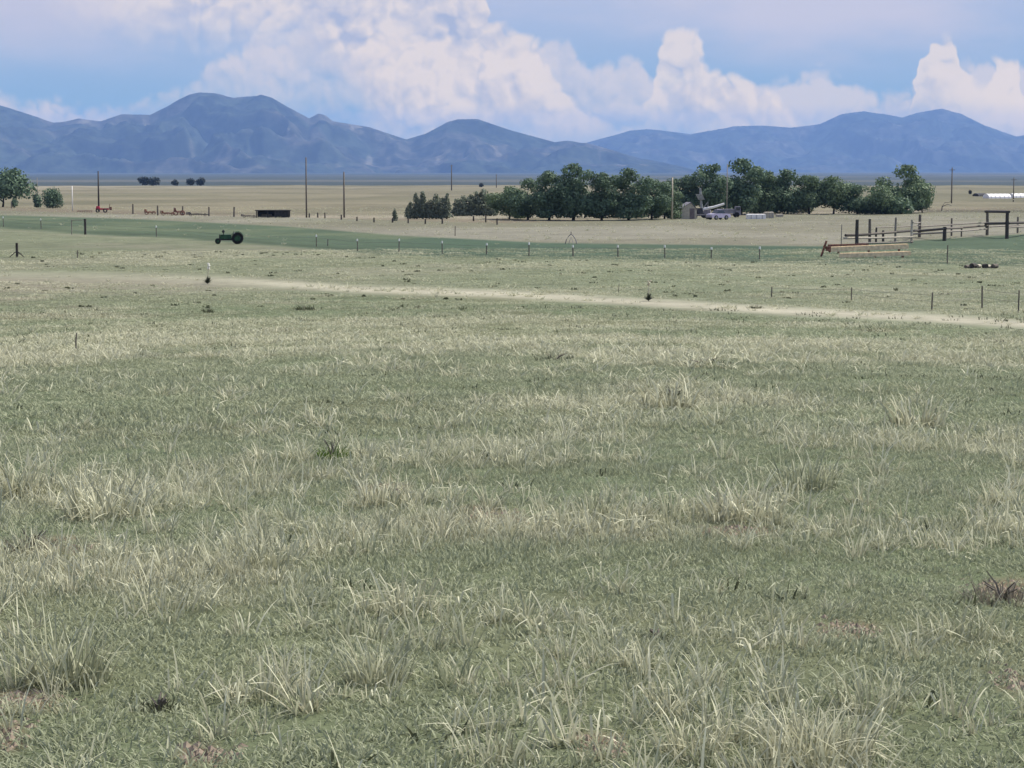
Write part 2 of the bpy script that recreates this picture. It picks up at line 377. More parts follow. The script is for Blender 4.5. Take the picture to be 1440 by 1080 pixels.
range_mesh('mountain_range_left', LEFT, 13500, 17000, 19000, -700, 1100, 3, [(0.035, 0.045, 0.032), (0.075, 0.07, 0.055), (0.32, 0.28, 0.22)])
range_mesh('mountain_range_right', RIGHT, 20500, 24500, 27500, 560, 2300, 50, [(0.035, 0.045, 0.035), (0.07, 0.07, 0.055), (0.25, 0.22, 0.18)])

# ------------------------------------------------------------------ haze
def haze():
    x0, x1, y0, y1, z0, z1 = -29500, 29500, -29500, 29500, -90, HAZE_TOP
    v = [(x, y, z) for z in (z0, z1) for x, y in ((x0, y0), (x1, y0), (x1, y1), (x0, y1))]
    f = [(3, 2, 1, 0), (4, 5, 6, 7), (0, 1, 5, 4), (1, 2, 6, 5), (2, 3, 7, 6), (3, 0, 4, 7)]
    me = bpy.data.meshes.new('haze'); me.from_pydata(v, [], f)
    m = bpy.data.materials.new('haze_air'); m.use_nodes = True; n = NT(m.node_tree)
    for x in list(m.node_tree.nodes): m.node_tree.nodes.remove(x)
    o = n.n('ShaderNodeOutputMaterial'); p = n.n('ShaderNodeVolumePrincipled')
    p.inputs['Color'].default_value = (0.27, 0.46, 0.88, 1); p.inputs['Density'].default_value = HAZE_DENSITY; p.inputs['Anisotropy'].default_value = 0.0
    n.L.new(p.outputs[0], o.inputs['Volume'])
    me.materials.append(m); ob = bpy.data.objects.new('haze', me); COL.objects.link(ob); ob['kind'] = 'stuff'
haze()

# ------------------------------------------------------------------ mesh builders
class MB:
    def __init__(s): s.v = []; s.f = []
    def add(s, v, f):
        k = len(s.v); s.v += [tuple(p) for p in v]; s.f += [tuple(i + k for i in q) for q in f]; return s
    def box(s, c, d, rz=0.0, rx=0.0, taper=1.0):
        hx, hy, hz = d[0] / 2, d[1] / 2, d[2] / 2; P = []
        for z in (-hz, hz):
            t = taper if z > 0 else 1.0
            for x, y in ((-hx, -hy), (hx, -hy), (hx, hy), (-hx, hy)):
                p = Vector((x * t, y * t, z))
                if rx: p = Vector((p.x, p.y * math.cos(rx) - p.z * math.sin(rx), p.y * math.sin(rx) + p.z * math.cos(rx)))
                if rz: p = Vector((p.x * math.cos(rz) - p.y * math.sin(rz), p.x * math.sin(rz) + p.y * math.cos(rz), p.z))
                P.append(p + Vector(c))
        return s.add(P, [(3, 2, 1, 0), (4, 5, 6, 7), (0, 1, 5, 4), (1, 2, 6, 5), (2, 3, 7, 6), (3, 0, 4, 7)])
    def tube(s, pts, r, n=7):
        pts = [Vector(p) for p in pts]
        if not hasattr(r, '__len__'): r = [r] * len(pts)
        V = []
        for i, p in enumerate(pts):
            t = (pts[min(i + 1, len(pts) - 1)] - pts[max(i - 1, 0)]).normalized()
            a = t.orthogonal().normalized() if abs(t.z) > 0.9 else t.cross(Vector((0, 0, 1))).normalized()
            b = t.cross(a)
            V += [p + (a * math.cos(k * 2 * math.pi / n) + b * math.sin(k * 2 * math.pi / n)) * r[i] for k in range(n)]
        Fc = []
        for i in range(len(pts) - 1):
            for k in range(n): Fc.append((i * n + k, i * n + (k + 1) % n, (i + 1) * n + (k + 1) % n, (i + 1) * n + k))
        Fc.append(tuple(range(n))[::-1]); Fc.append(tuple((len(pts) - 1) * n + k for k in range(n)))
        return s.add(V, Fc)
    def wheel(s, c, r, w, axis='y', n=16, hole=0.0):
        V = []; Fc = []
        c = Vector(c)
        prof_ = [(r * 0.93, -w / 2), (r, -w / 4), (r, w / 4), (r * 0.93, w / 2)]
        if hole: prof_ = prof_ + [(hole, w / 2), (hole, -w / 2)]
        m_ = len(prof_)
        for k in range(n):
            a = 2 * math.pi * k / n
            for (q, t) in prof_:
                p = Vector((q * math.cos(a), t, q * math.sin(a)))
                if axis == 'x': p = Vector((p.y, p.x, p.z))
                V.append(c + p)
        for k in range(n):
            for j in range(m_ if hole else m_ - 1):
                Fc.append((k * m_ + j, k * m_ + (j + 1) % m_, ((k + 1) % n) * m_ + (j + 1) % m_, ((k + 1) % n) * m_ + j))
        if not hole:
            Fc.append(tuple(k * m_ for k in range(n))); Fc.append(tuple(k * m_ + m_ - 1 for k in range(n))[::-1])
        return s.add(V, Fc)
    def build(s, name, m, parent=None, smooth=False, col=None):
        me = bpy.data.meshes.new(name); me.from_pydata(s.v, [], s.f); me.update()
        if smooth: me.polygons.foreach_set('use_smooth', [True] * len(me.polygons))
        if m: me.materials.append(m)
        o = bpy.data.objects.new(name, me); COL.objects.link(o)
        if parent: o.parent = parent
        return o
def thing(name, label, cat, loc=(0, 0, 0), rz=0.0, group=None):
    o = bpy.data.objects.new(name, None); COL.objects.link(o); o.location = loc; o.rotation_euler = (0, 0, rz)
    o.empty_display_size = 0.2
    return tag(o, label, cat, group)
def tag(o, label, cat, group=None, kind=None):
    if kind: o['kind'] = kind
    if label: o['label'] = label
    if cat: o['category'] = cat
    if group: o['group'] = group
    return o
def place(o, p): o.location = p; return o
def copy_tree(o, parent=None):
    c = o.copy(); COL.objects.link(c); c.parent = parent
    for ch in list(o.children): copy_tree(ch, c)
    return c

M = dict(
    wood=mat('weathered_wood', (0.13, 0.115, 0.095), 0.9, 0.4, 9, bump=0.4),
    dark=mat('dark_post_wood', (0.052, 0.046, 0.040), 0.9, 0.4, 9, bump=0.4),
    grey=mat('grey_post_wood', (0.22, 0.20, 0.17), 0.9, 0.3, 9, bump=0.4),
    pale=mat('bleached_wood', (0.42, 0.38, 0.30), 0.85, 0.2, 7, bump=0.3),
    plank=mat('fresh_yellow_board', (0.72, 0.58, 0.37), 0.8, 0.2, 4, bump=0.3),
    rust=mat('rusty_steel', (0.13, 0.05, 0.035), 0.9, 0.5, 5, bump=0.3, second=(0.20, 0.09, 0.06)),
    red=mat('red_paint', (0.45, 0.03, 0.05), 0.5, 0.25, 3),
    green=mat('green_tractor_paint', (0.012, 0.05, 0.018), 0.5, 0.4, 4, second=(0.02, 0.075, 0.03)),
    tyre=mat('tyre_rubber', (0.012, 0.012, 0.012), 0.85, 0.3, 8),
    steel=mat('galvanised_steel', (0.26, 0.27, 0.27), 0.6, 0.2, 4, metal=0.2),
    white=mat('white_paint', (0.72, 0.71, 0.69), 0.6, 0.1, 2),
    lilac=mat('pale_lilac_car_paint', (0.42, 0.39, 0.50), 0.35, 0.1, 2),
    glass=mat('dark_window_glass', (0.02, 0.025, 0.03), 0.15, 0.1, 2, spec=0.6),
    sheet=mat('grey_sheet_metal', (0.19, 0.18, 0.20), 0.6, 0.25, 2),
    darkmetal=mat('dark_machine_metal', (0.03, 0.03, 0.032), 0.7, 0.4, 3),
    black=mat('dark_shed_boards', (0.03, 0.028, 0.026), 0.9, 0.4, 4),
    insul=mat('white_insulator', (0.8, 0.8, 0.76), 0.5, 0.05, 4),
    wire=mat('fence_wire', (0.16, 0.15, 0.14), 0.7, 0.2, 4, metal=0.3),
    bark=mat('tree_bark', (0.055, 0.045, 0.038), 0.95, 0.4, 4, bump=0.5),
    rock=mat('pale_rock', (0.36, 0.31, 0.25), 0.9, 0.35, 6, bump=0.5),
    yflower=mat('cream_yucca_flowers', (0.75, 0.74, 0.66), 0.8, 0.1, 20),
    yleaf=mat('yucca_leaf', (0.035, 0.045, 0.022), 0.7, 0.4, 12),
    door=mat('shed_door_boards', (0.16, 0.13, 0.13), 0.9, 0.3, 6),
)

# ------------------------------------------------------------------ foliage
def leaf_material(name, dark, light):
    m = bpy.data.materials.new(name); m.use_nodes = True; n = NT(m.node_tree); p = m.node_tree.nodes['Principled BSDF']
    g = n.n('ShaderNodeNewGeometry'); t = n.n('ShaderNodeTexCoord').outputs['Object']
    z = n.noise(t, 0.9, 4, 0.6).outputs[0]
    v = n.m('MULTIPLY_ADD', g.outputs['Random Per Island'], 0.55, n.m('MULTIPLY', n.ss(z, 0.3, 0.7), 0.5), clamp=True)
    n.put(p.inputs['Base Color'], n.mix(v, tuple(dark) + (1,), tuple(light) + (1,)))
    p.inputs['Roughness'].default_value = 0.7; p.inputs['Specular IOR Level'].default_value = 0.2
    tr = n.n('ShaderNodeBsdfTranslucent'); n.put(tr.inputs[0], tuple(c * 1.1 for c in light) + (1,))
    mx = n.n('ShaderNodeMixShader'); mx.inputs[0].default_value = 0.18
    n.L.new(p.outputs[0], mx.inputs[1]); n.L.new(tr.outputs[0], mx.inputs[2])
    n.L.new(mx.outputs[0], m.node_tree.nodes['Material Output'].inputs[0])
    return m
LM = [leaf_material('dark_leaves', (0.042, 0.072, 0.048), (0.125, 0.19, 0.112)),
      leaf_material('mid_leaves', (0.054, 0.088, 0.050), (0.155, 0.22, 0.12)),
      leaf_material('grey_green_leaves', (0.085, 0.105, 0.075), (0.18, 0.21, 0.15)),
      leaf_material('far_leaves', (0.012, 0.018, 0.02), (0.03, 0.04, 0.035))]

def quad_soup(P, N, S, name, m, parent, rg):
    k = len(P)
    t = np.cross(N, rg.normal(size=(k, 3))); t /= np.linalg.norm(t, axis=1, keepdims=True) + 1e-9
    b = np.cross(N, t)
    S = S[:, None]; asp = rg.uniform(0.55, 1.0, (k, 1))
    V = np.stack([P - t * S, P - b * S * asp, P + t * S, P + b * S * asp], 1).reshape(-1, 3)
    me = bpy.data.meshes.new(name)
    me.vertices.add(len(V)); me.vertices.foreach_set('co', V.astype(np.float32).ravel())
    me.loops.add(4 * k); me.loops.foreach_set('vertex_index', np.arange(4 * k, dtype=np.int32))
    me.polygons.add(k); me.polygons.foreach_set('loop_start', np.arange(0, 4 * k, 4, dtype=np.int32))
    me.update(calc_edges=True); me.materials.append(m)
    o = bpy.data.objects.new(name, me); COL.objects.link(o); o.parent = parent
    return o

def tree(px, base, top, wpx, label, mi=0, seed=0, group=None, name='broadleaf_tree', cat='tree', crown_lo=0.22, shape='round', n=2600, dy=0.0, lean=0.0):
    rg = np.random.default_rng(seed + 100)
    p = hit(px, base); p = Vector((p.x, p.y, float(ground(p.x, p.y)) - 0.05))
    if dy:
        q = at(px, base, p.y + dy); p = Vector((q.x, p.y + dy, float(ground(q.x, p.y + dy)) - 0.05))
    sc = F / p.y
    H = (px_of(p.x, p.y, p.z)[1] - top) / sc; Wd = wpx / sc
    t = thing(name, label, cat, p, rg.uniform(0, 6.28) if shape != 'round' or not lean else 0.0, group)
    lobes = []
    if shape == 'round': Wd *= 1.32; n = int(n * 1.25)
    rx = Wd / 2
    if shape == 'round':
        nl = 11
        for i in range(nl):
            a = rg.uniform(0, 6.28); rr = math.sqrt(rg.uniform(0, 1)) * rx * 0.62; zf = rg.uniform(crown_lo + 0.06, 0.80)
            env = math.sin(math.pi * min(max((zf - crown_lo) / (1.05 - crown_lo), 0.05), 1) ** 0.8)
            rr *= 0.45 + 0.75 * env
            q = rg.uniform(0.26, 0.42) * rx
            lobes.append((Vector((math.cos(a) * rr + lean * zf * H, math.sin(a) * rr, zf * H)), q, q * rg.uniform(0.6, 0.85)))
        lobes.append((Vector((rg.uniform(-.15, .15) * rx + lean * H * .9, 0, H * 0.86)), rx * 0.36, H * 0.13))
        lobes.append((Vector((rg.uniform(-.3, .3) * rx + lean * H * .9, 0.2, H * 0.93)), rx * 0.20, H * 0.08))
        lobes.append((Vector((lean * H * .5, 0, H * (crown_lo + 0.28))), rx * 0.62, H * 0.24))
    elif shape == 'column':
        for i in range(7):
            f = (i + 0.5) / 7
            lobes.append((Vector((rg.uniform(-.12, .12) * rx, rg.uniform(-.12, .12) * rx, H * (0.06 + 0.86 * f))), rx * (1.15 - 0.80 * f ** 2.0) * rg.uniform(0.8, 1.15), H * 0.11))
    else:                                                # bush: foliage to the ground
        for i in range(9):
            a = rg.uniform(0, 6.28); rr = math.sqrt(rg.uniform(0, 1)) * rx * 0.6
            lobes.append((Vector((math.cos(a) * rr, math.sin(a) * rr, H * rg.uniform(0.25, 0.62))), rx * 0.42, H * 0.34))
        lobes.append((Vector((0, 0, H * 0.5)), rx * 0.55, H * 0.47))
    vol = np.array([l[1] ** 2 * l[2] for l in lobes]) ** 0.75; cnt = (vol / vol.sum() * n).astype(int) + 3
    Ps = []; Ns = []
    for (c, q, qz), k in zip(lobes, cnt):
        d = rg.normal(size=(k, 3)); d /= np.linalg.norm(d, axis=1, keepdims=True)
        r_ = rg.uniform(0.55, 1.12, (k, 1)) * (0.85 + 0.3 * fbm(d[:, :1] * 2.5 + c.x, d[:, 1:2] * 2.5 + d[:, 2:] * 2, 2, seed))
        Ps.append(np.array(c) + d * r_ * np.array([q, q, qz])); Ns.append(d + rg.normal(size=(k, 3)) * 0.55)
    P_ = np.concatenate(Ps); N_ = np.concatenate(Ns)
    if shape == 'round': N_[:, 2] += 0.25
    N_ /= np.linalg.norm(N_, axis=1, keepdims=True)
    P_[:, 2] = np.maximum(P_[:, 2], 0.06 * H if shape != 'round' else crown_lo * H * 0.8)
    ls = 0.034 * math.sqrt(Wd * H) * math.sqrt(2600 / n)
    S_ = rg.uniform(0.6, 1.35, len(P_)) * ls
    quad_soup(P_, N_, S_, 'crown', LM[mi], t, rg)
    b = MB(); r0 = max(0.022 * H, 0.05)
    ztop = lobes[-1][0].z if shape != 'round' else H * 0.75
    b.tube([(0, 0, -0.15), (0.02 * H, 0, H * 0.12), (lean * H * .3, 0.01 * H, H * 0.35), (lean * H * .7, 0, ztop * 0.9)], [r0 * 1.5, r0 * 1.1, r0 * 0.8, r0 * 0.25])
    tk = b.build('trunk', M['bark'], t, True)
    if shape == 'round':
        for c, q, qz in lobes[:7]:
            z0 = min(H * rg.uniform(0.12, 0.4), c.z * 0.8)
            MB().tube([(lean * z0, 0, z0), (c.x * 0.55, c.y * 0.55, z0 + (c.z - z0) * 0.6), (c.x, c.y, c.z)], [r0 * 0.6, r0 * 0.38, r0 * 0.12], 5).build('limb', M['bark'], t)
    return t

G1 = 'trees of the long dark grove by the farmyard'
tree(4, 291, 238, 78, 'large dark leaning tree cut off by the left edge of the picture', 0, 1, lean=0.06)
tree(74, 293, 263, 42, 'round dense dark green tree standing alone near the left edge', 0, 2, shape='bush', crown_lo=0.1)
tree(52, 292, 270, 18, 'small dark shrubby tree touching the left side of the round tree', 0, 3, shape='bush', n=900)
grove = [(716, 308, 262, 46, 1, 'first tree of the grove at its left end, light green and low', .14), (742, 309, 251, 48, 0, 'dark tree second from the left end of the grove', .16),
         (772, 310, 240, 46, 0, 'tall dark tree third from the left end of the grove', .2), (806, 310, 230, 56, 0, 'tallest tree of the left half of the grove, with a peaked crown', .2),
         (846, 310, 243, 48, 0, 'dark tree between the peaked tree and the flat topped tree', .2), (884, 310, 237, 54, 0, 'dark flat topped tree right of the middle of the left grove', .18),
         (916, 309, 251, 44, 0, 'lower dark tree left of the pale tall pole', .14), (934, 308, 256, 42, 1, 'smallest tree of the left grove, next to the pale pole', .12)]
for i, (x, b_, tp, w, mi, lb, clo) in enumerate(grove): tree(x, b_, tp, w * 1.12, lb, mi, 10 + i, G1, crown_lo=clo * .4, n=5200)
for i, (x, b_, tp, w, lb) in enumerate([(730, 307, 272, 48, 'low shrub under the left end of the grove'), (762, 307, 270, 50, 'low dark shrub filling the gap under the third tree of the grove'),
                                       (822, 307, 268, 56, 'low dark shrub right of the peaked tree'), (866, 307, 270, 54, 'low shrub beneath the middle of the left grove'), (902, 307, 272, 52, 'low shrub under the flat topped tree')]):
    tree(x, b_, tp, w, lb, 0, 30 + i, 'low shrubs under the grove', name='shrub', cat='shrub', shape='bush', n=2200, dy=1.5)
G2 = 'trees of the grove behind the farmyard'
grove2 = [(962, 303, 247, 44, 0, 'dark tree just right of the pale tall pole', .2), (998, 303, 231, 58, 0, 'tall dark tree behind the white hoist', .22),
          (1042, 302, 223, 66, 0, 'broadest and tallest tree behind the parked car', .22), (1078, 301, 241, 46, 1, 'mid green tree left of the round crowned pair', .2),
          (1108, 301, 238, 48, 0, 'dark tree with a peaked top above the low hedge', .2), (1138, 301, 247, 52, 1, 'light green tree between the hedge and the forked tree', .25),
          (1172, 301, 248, 56, 1, 'light green tree with a dark forked trunk showing below its crown', .36), (1206, 301, 260, 54, 0, 'lower dark tree right of the forked tree', .12),
          (1238, 301, 262, 64, 1, 'low spreading tree left of the last tall tree', .1), (1272, 300, 232, 64, 1, 'tall isolated tree at the right end of the grove', .12),
          (1297, 299, 262, 28, 0, 'small dark tree hugging the right flank of the last tall tree', .08)]
for i, (x, b_, tp, w, mi, lb, clo) in enumerate(grove2): tree(x, b_, tp, w * 1.08, lb, mi, 50 + i, G2, crown_lo=clo * .6, n=4200)
for i, (x, b_, tp, w, mi, lb) in enumerate([(1068, 300, 280, 50, 0, 'low dark rounded hedge bush behind the white tanks'), (1100, 301, 278, 46, 0, 'square low hedge bush right of the white tanks'),
                                            (1128, 300, 272, 34, 2, 'small grey green bush left of the forked trunk'), (1212, 301, 276, 60, 0, 'dark low bush under the right part of the grove'),
                                            (1254, 301, 274, 56, 0, 'dark low bush at the foot of the last tall tree'), (1040, 298, 268, 80, 0, 'dark shrub mass behind the parked car')]):
    tree(x, b_, tp, w * 1.15, lb, mi, 70 + i, 'low bushes below the farmyard grove', name='shrub', cat='shrub', shape='bush', n=1300)
cols = [(577, 282, 12), (586, 270, 12), (595, 267, 12), (604, 280, 12), (613, 271, 14), (621, 277, 12), (628, 270, 11), (643, 278, 14), (653, 274, 18), (663, 272, 16), (671, 268, 14), (680, 264, 20), (691, 272, 16)]
cl = ['leftmost slim conifer of the young row', 'second slim conifer from the left of the young row', 'tallest slim conifer at the left of the young row', 'short slim conifer after the tallest one of the row',
      'thick slim conifer in the middle of the left cluster', 'grey green conifer sixth in the young row', 'last conifer before the gap in the young row', 'first conifer after the gap in the young row',
      'second conifer after the gap, rounder than the others', 'third conifer after the gap in the young row', 'pointed dark conifer fourth after the gap', 'broad conifer fifth after the gap', 'last conifer of the young row, touching the grove']
for i, ((x, tp, w), lb) in enumerate(zip(cols, cl)):
    tree(x, 308 - (i > 6) * 4, tp, w * 1.15, lb, 2, 90 + i, 'row of young slim conifers', name='slim_conifer', cat='conifer', shape='column', n=700)
tree(555, 311, 292, 7, 'tiny lone conifer by the wire fence left of the young row', 2, 120, name='slim_conifer', cat='conifer', shape='column', n=300)
tree(20, 292, 279, 12, 'little dark bush right under the left edge tree', 0, 121, name='shrub', cat='shrub', shape='bush', n=300)
for i, (x, b_, tp, w, lb) in enumerate([(204, 261, 248, 20, 'long dark distant tree clump on the plain, its left part'), (216, 261, 248, 18, 'long dark distant tree clump on the plain, its right part'), (245, 261, 252, 13, 'smallest dark distant tree on the plain'),
                                        (268, 261, 250, 13, 'dark distant tree, left of the close pair on the plain'), (283, 261, 249, 15, 'dark distant tree, right of the close pair on the plain'),
                                        (677, 263, 257, 8, 'tiny dark distant tree above the young conifers'), (1364, 273, 267, 6, 'tiny dark distant tree left of the white greenhouses')]):
    tree(x, b_, tp, w * 1.1, lb, 3, 130 + i, 'dark trees far out on the plain', name='distant_tree', shape='bush', n=450)

# dead branch snag right of the grove
p = hit(1324, 297); t = thing('dead_snag', 'bare forked dead snag on the dark ditch line right of the grove', 'dead tree', p)
MB().tube([(0, 0, -0.2), (0.1, 0, 0.8), (0.5, 0, 1.5)], [0.12, 0.09, 0.04]).build('trunk', M['wood'], t)
MB().tube([(0.1, 0, 0.8), (1.1, 0.1, 1.25), (1.8, 0, 1.0)], [0.08, 0.05, 0.03]).build('limb', M['wood'], t)
MB().tube([(0.5, 0, 1.5), (1.4, 0.1, 1.6), (1.7, 0, 1.9)], [0.05, 0.04, 0.02]).build('limb', M['wood'], t)

# ------------------------------------------------------------------ utility poles
def pole(px, base, top, label, m='dark', arms=1, r=0.14, group='utility poles', name='utility_pole', dep=None):
    p = hit(px, base)
    if dep: p = at(px, base, dep); p.z = float(ground(p.x, p.y))
    H = (px_of(p.x, p.y, p.z)[1] - top) / (F / p.y)
    t = thing(name, label, 'pole', p, 0.2, group)
    MB().tube([(0, 0, -0.3), (0, 0, H * 0.5), (0.01, 0, H)], [r, r * 0.85, r * 0.65], 8).build('shaft', M[m], t, True)
    if arms:
        MB().box((0, -0.12, H - 0.6), (1.5, 0.09, 0.11)).build('crossarm', M[m], t)
        for k in (-0.65, 0, 0.65): MB().tube([(k, -0.12, H - 0.54), (k, -0.12, H - 0.38)], 0.04, 6).build('insulator', M['steel'], t)
    return t
pole(139, 297, 241, 'dark utility pole behind the red implement at the left', arms=0, r=0.17)
pole(53, 292, 250, 'thin faint pole between the two trees near the left edge', 'grey', 0, 0.07)
pole(102, 297, 262, 'thin white pole right of the round tree', 'white', 0, 0.10)
pole(431, 306, 222, 'tallest grey utility pole left of the middle', 'wood', 0, 0.13)
pole(484, 306, 242, 'grey utility pole right of the tallest one', 'wood', 0, 0.14)
pole(635, 268, 232, 'distant utility pole above the gap in the conifer row', 'wood', 1, 0.3)
pole(698, 264, 245, 'faint distant utility pole left of the grove', 'wood', 1, 0.25)
pole(945, 309, 250, 'tall pale pole in front of the grove left of the farmyard', 'pale', 0, 0.15)
pole(1022, 305, 231, 'pale green pole in front of the tallest grove tree', 'grey', 0, 0.10)
pole(1338, 286, 236, 'distant utility pole right of the grove', 'wood', 1, 0.2)
pole(1425, 284, 250, 'faint distant utility pole by the white greenhouses', 'wood', 1, 0.17)

# ------------------------------------------------------------------ fences
def fence(name, label, posts, r, m, group=None, wires=(0.85, 0.5), tops=False, cat='fence', wr=0.006):
    P_ = []
    b0 = hit(posts[0][0], posts[0][2]); t = thing(name, label, cat, b0, 0, group); o0 = Vector(b0)
    for i, (x, tp, b_) in enumerate(posts):
        p = hit(x, b_); H = (px_of(p.x, p.y, p.z)[1] - tp) / (F / p.y); q = p - o0; P_.append((q, H))
        rr = r * random.uniform(0.85, 1.15)
        ln = random.uniform(-.04, .04) * H
        MB().tube([q + Vector((0, 0, -0.2)), q + Vector((ln * .5, 0, H * 0.5)), q + Vector((ln, 0, H))], [rr, rr * 0.95, rr * 0.85], 7).build('post', M[m], t)
        if tops: MB().tube([q + Vector((ln, -rr, H * 0.93)), q + Vector((ln, -rr, H + 0.12))], 0.065, 6).build('insulator', M['insul'], t)
    for w in wires:
        for (a, ha), (b_, hb) in zip(P_, P_[1:]):
            m1 = (a + b_) / 2 + Vector((0, 0, (ha + hb) / 2 * w - 0.03))
            MB().tube([a + Vector((0, 0, ha * w)), m1, b_ + Vector((0, 0, hb * w))], wr, 4).build('wire', M['wire'], t)
    return t
fence('wire_fence', 'low wire fence with white topped posts along the near edge of the green pasture',
      [(5, 306, 319), (58, 309, 322), (220, 319, 333), (330, 329, 341), (445, 332, 347), (503, 338, 353), (561, 338, 355), (622, 341, 357), (684, 344, 358), (744, 343, 361), (806, 347, 361), (869, 347, 362), (935, 347, 363), (1000, 350, 364), (1068, 349, 365)], 0.05, 'wood', tops=True)
fence('wire_fence', 'far wire fence of short dark posts between the open shed and the grove',
      [(435, 300, 306), (447, 299, 306), (457, 299, 307), (480, 302, 309), (502, 305, 311), (526, 306, 313), (552, 307, 313), (574, 307, 314), (598, 308, 315), (622, 308, 315), (666, 304, 311), (683, 303, 313), (699, 307, 316)], 0.11, 'dark')
fence('wire_fence', 'fence of taller brown posts among the rusty implements at the left',
      [(16, 284, 293), (187, 287, 301), (222, 289, 303), (257, 290, 302), (294, 291, 304), (329, 291, 305)], 0.13, 'wood')
fence('wire_fence', 'near wire fence of thin steel posts at the right, below the pale track',
      [(1085, 403, 419), (1197, 404, 423), (1310, 411, 437), (1381, 402, 434), (1432, 408, 440)], 0.035, 'wood')
# gate posts at the left
b0 = hit(120, 330); t = thing('gate', 'dark heavy post joined to a thin pale post by a top rail, left', 'gate', b0)
s0 = F / b0.y
MB().tube([(0, 0, -.2), (0, 0, 22 / s0)], 0.12, 8).build('post', M['dark'], t)
MB().tube([(-19 / s0, 0, -.2), (-19 / s0, 0, 21 / s0)], 0.045, 7).build('post', M['grey'], t)
MB().tube([(-19 / s0, 0, 20 / s0), (0, 0, 20.5 / s0)], 0.035, 6).build('rail', M['grey'], t)
# braced post
b0 = hit(24, 362); s0 = F / b0.y
t = thing('braced_post', 'dark post with two slanting braces standing alone at the left edge', 'post', b0)
MB().tube([(0, 0, -.2), (0, 0, 20 / s0)], 0.10, 8).build('post', M['dark'], t)
for k in (-1, 1): MB().tube([(k * 11 / s0, -.1, -0.02), (0, 0, 9 / s0)], 0.035, 6).build('brace', M['dark'], t)
for x, tp, b_, lb in [(109, 352, 363, 'short grey stake between the braced post and the gate'), (1332, 345, 371, 'lone dark stake in the green field right of the pale boards'), (870, 399, 412, 'short dark stake above the middle of the pale track'),
                      (640, 318, 332, 'thin stake left of the white topped fence post'), (107, 468, 494, 'thin dark stake in the dry grass near the left edge'), (461, 336, 346, 'thin stake on the pasture edge right of the green tractor'),
                      (1183, 316, 346, 'thin pale stake at the left end of the corral')]:
    b0 = hit(x, b_); s0 = F / b0.y
    tag(place(MB().tube([(0, 0, -.2), (0, 0, (b_ - tp) / s0 * .5), (0.02, 0, (b_ - tp) / s0)], [0.05, 0.045, 0.04] if b_ < 400 else [0.02, 0.018, 0.015], 7).build('stake', M['wood' if x != 1183 else 'grey']), b0), lb, 'stake')

# ------------------------------------------------------------------ corral
b0 = hit(1205, 344); o0 = Vector(b0)
t = thing('corral', 'weathered timber corral with uneven upright posts at the right', 'corral', b0)
cp = [(1205, 309, 344, .115, 'dark'), (1223, 308, 342, .095, 'wood'), (1232, 320, 341, .07, 'dark'), (1242, 324, 340, .085, 'dark'), (1259, 306, 340, .075, 'grey'), (1282, 309, 342, .085, 'pale'),
      (1293, 302, 334, .11, 'wood'), (1328, 319, 339, .13, 'dark'), (1338, 307, 332, .07, 'wood'), (1352, 320, 333, .06, 'wood'), (1388, 296, 331, .115, 'wood'), (1416, 297, 336, .13, 'dark'), (1431, 305, 328, .08, 'wood'), (1470, 300, 326, .11, 'dark'), (1510, 300, 325, .11, 'dark')]
cq = {}
for x, tp, b_, r_, m_ in cp:
    p = hit(x, b_); H = (px_of(p.x, p.y, p.z)[1] - tp) / (F / p.y); q = p - o0; cq[x] = (p, H)
    r_ *= 1.45
    MB().tube([q + Vector((0, 0, -.3)), q + Vector((random.uniform(-.02, .02), 0, H * .5)), q + Vector((random.uniform(-.03, .03), 0, H))], [r_, r_ * .96, r_ * .86], 9).build('post', M[m_], t)
def rail(xa, ya, xb, yb, r_, m_, da, db):
    A_ = at(xa, ya, cq[da][0].y - 0.12) - o0; B_ = at(xb, yb, cq[db][0].y - 0.12) - o0
    mid = (A_ + B_) / 2 + Vector((0, 0, random.uniform(-.04, .02)))
    r_ *= 1.7; MB().tube([A_, mid, B_], [r_, r_ * .95, r_ * .9], 7).build('rail', M[m_], t)
rail(1189, 331, 1224, 329.5, .075, 'dark', 1205, 1223); rail(1222, 329, 1260, 326.5, .07, 'wood', 1223, 1259); rail(1258, 326.5, 1294, 324, .07, 'dark', 1259, 1293)
rail(1291, 325, 1330, 321.5, .075, 'dark', 1293, 1328); rail(1327, 321, 1353, 320.5, .07, 'wood', 1328, 1352); rail(1351, 320, 1390, 317, .065, 'wood', 1352, 1388)
rail(1386, 314.5, 1418, 314, .085, 'dark', 1388, 1416); rail(1414, 314, 1472, 311, .08, 'dark', 1416, 1470); rail(1468, 311, 1512, 309, .08, 'dark', 1470, 1510)
rail(1386, 297.5, 1419, 298, .085, 'dark', 1388, 1416); rail(1292, 319, 1389, 313, .04, 'grey', 1293, 1388); rail(1386, 319, 1434, 317, .05, 'grey', 1388, 1431)
rail(1186, 335, 1284, 333.5, .05, 'pale', 1205, 1282); rail(1284, 329, 1330, 327, .05, 'grey', 1293, 1328); rail(1328, 326, 1388, 322, .045, 'grey', 1328, 1388); rail(1416, 320, 1470, 317, .05, 'grey', 1416, 1470); rail(1470, 316, 1512, 315, .05, 'grey', 1470, 1510); rail(1232, 320, 1294, 317, .03, 'grey', 1232, 1293); rail(1204, 342, 1284, 340, .045, 'grey', 1205, 1282); rail(1284, 313, 1294, 313, .04, 'grey', 1282, 1293)
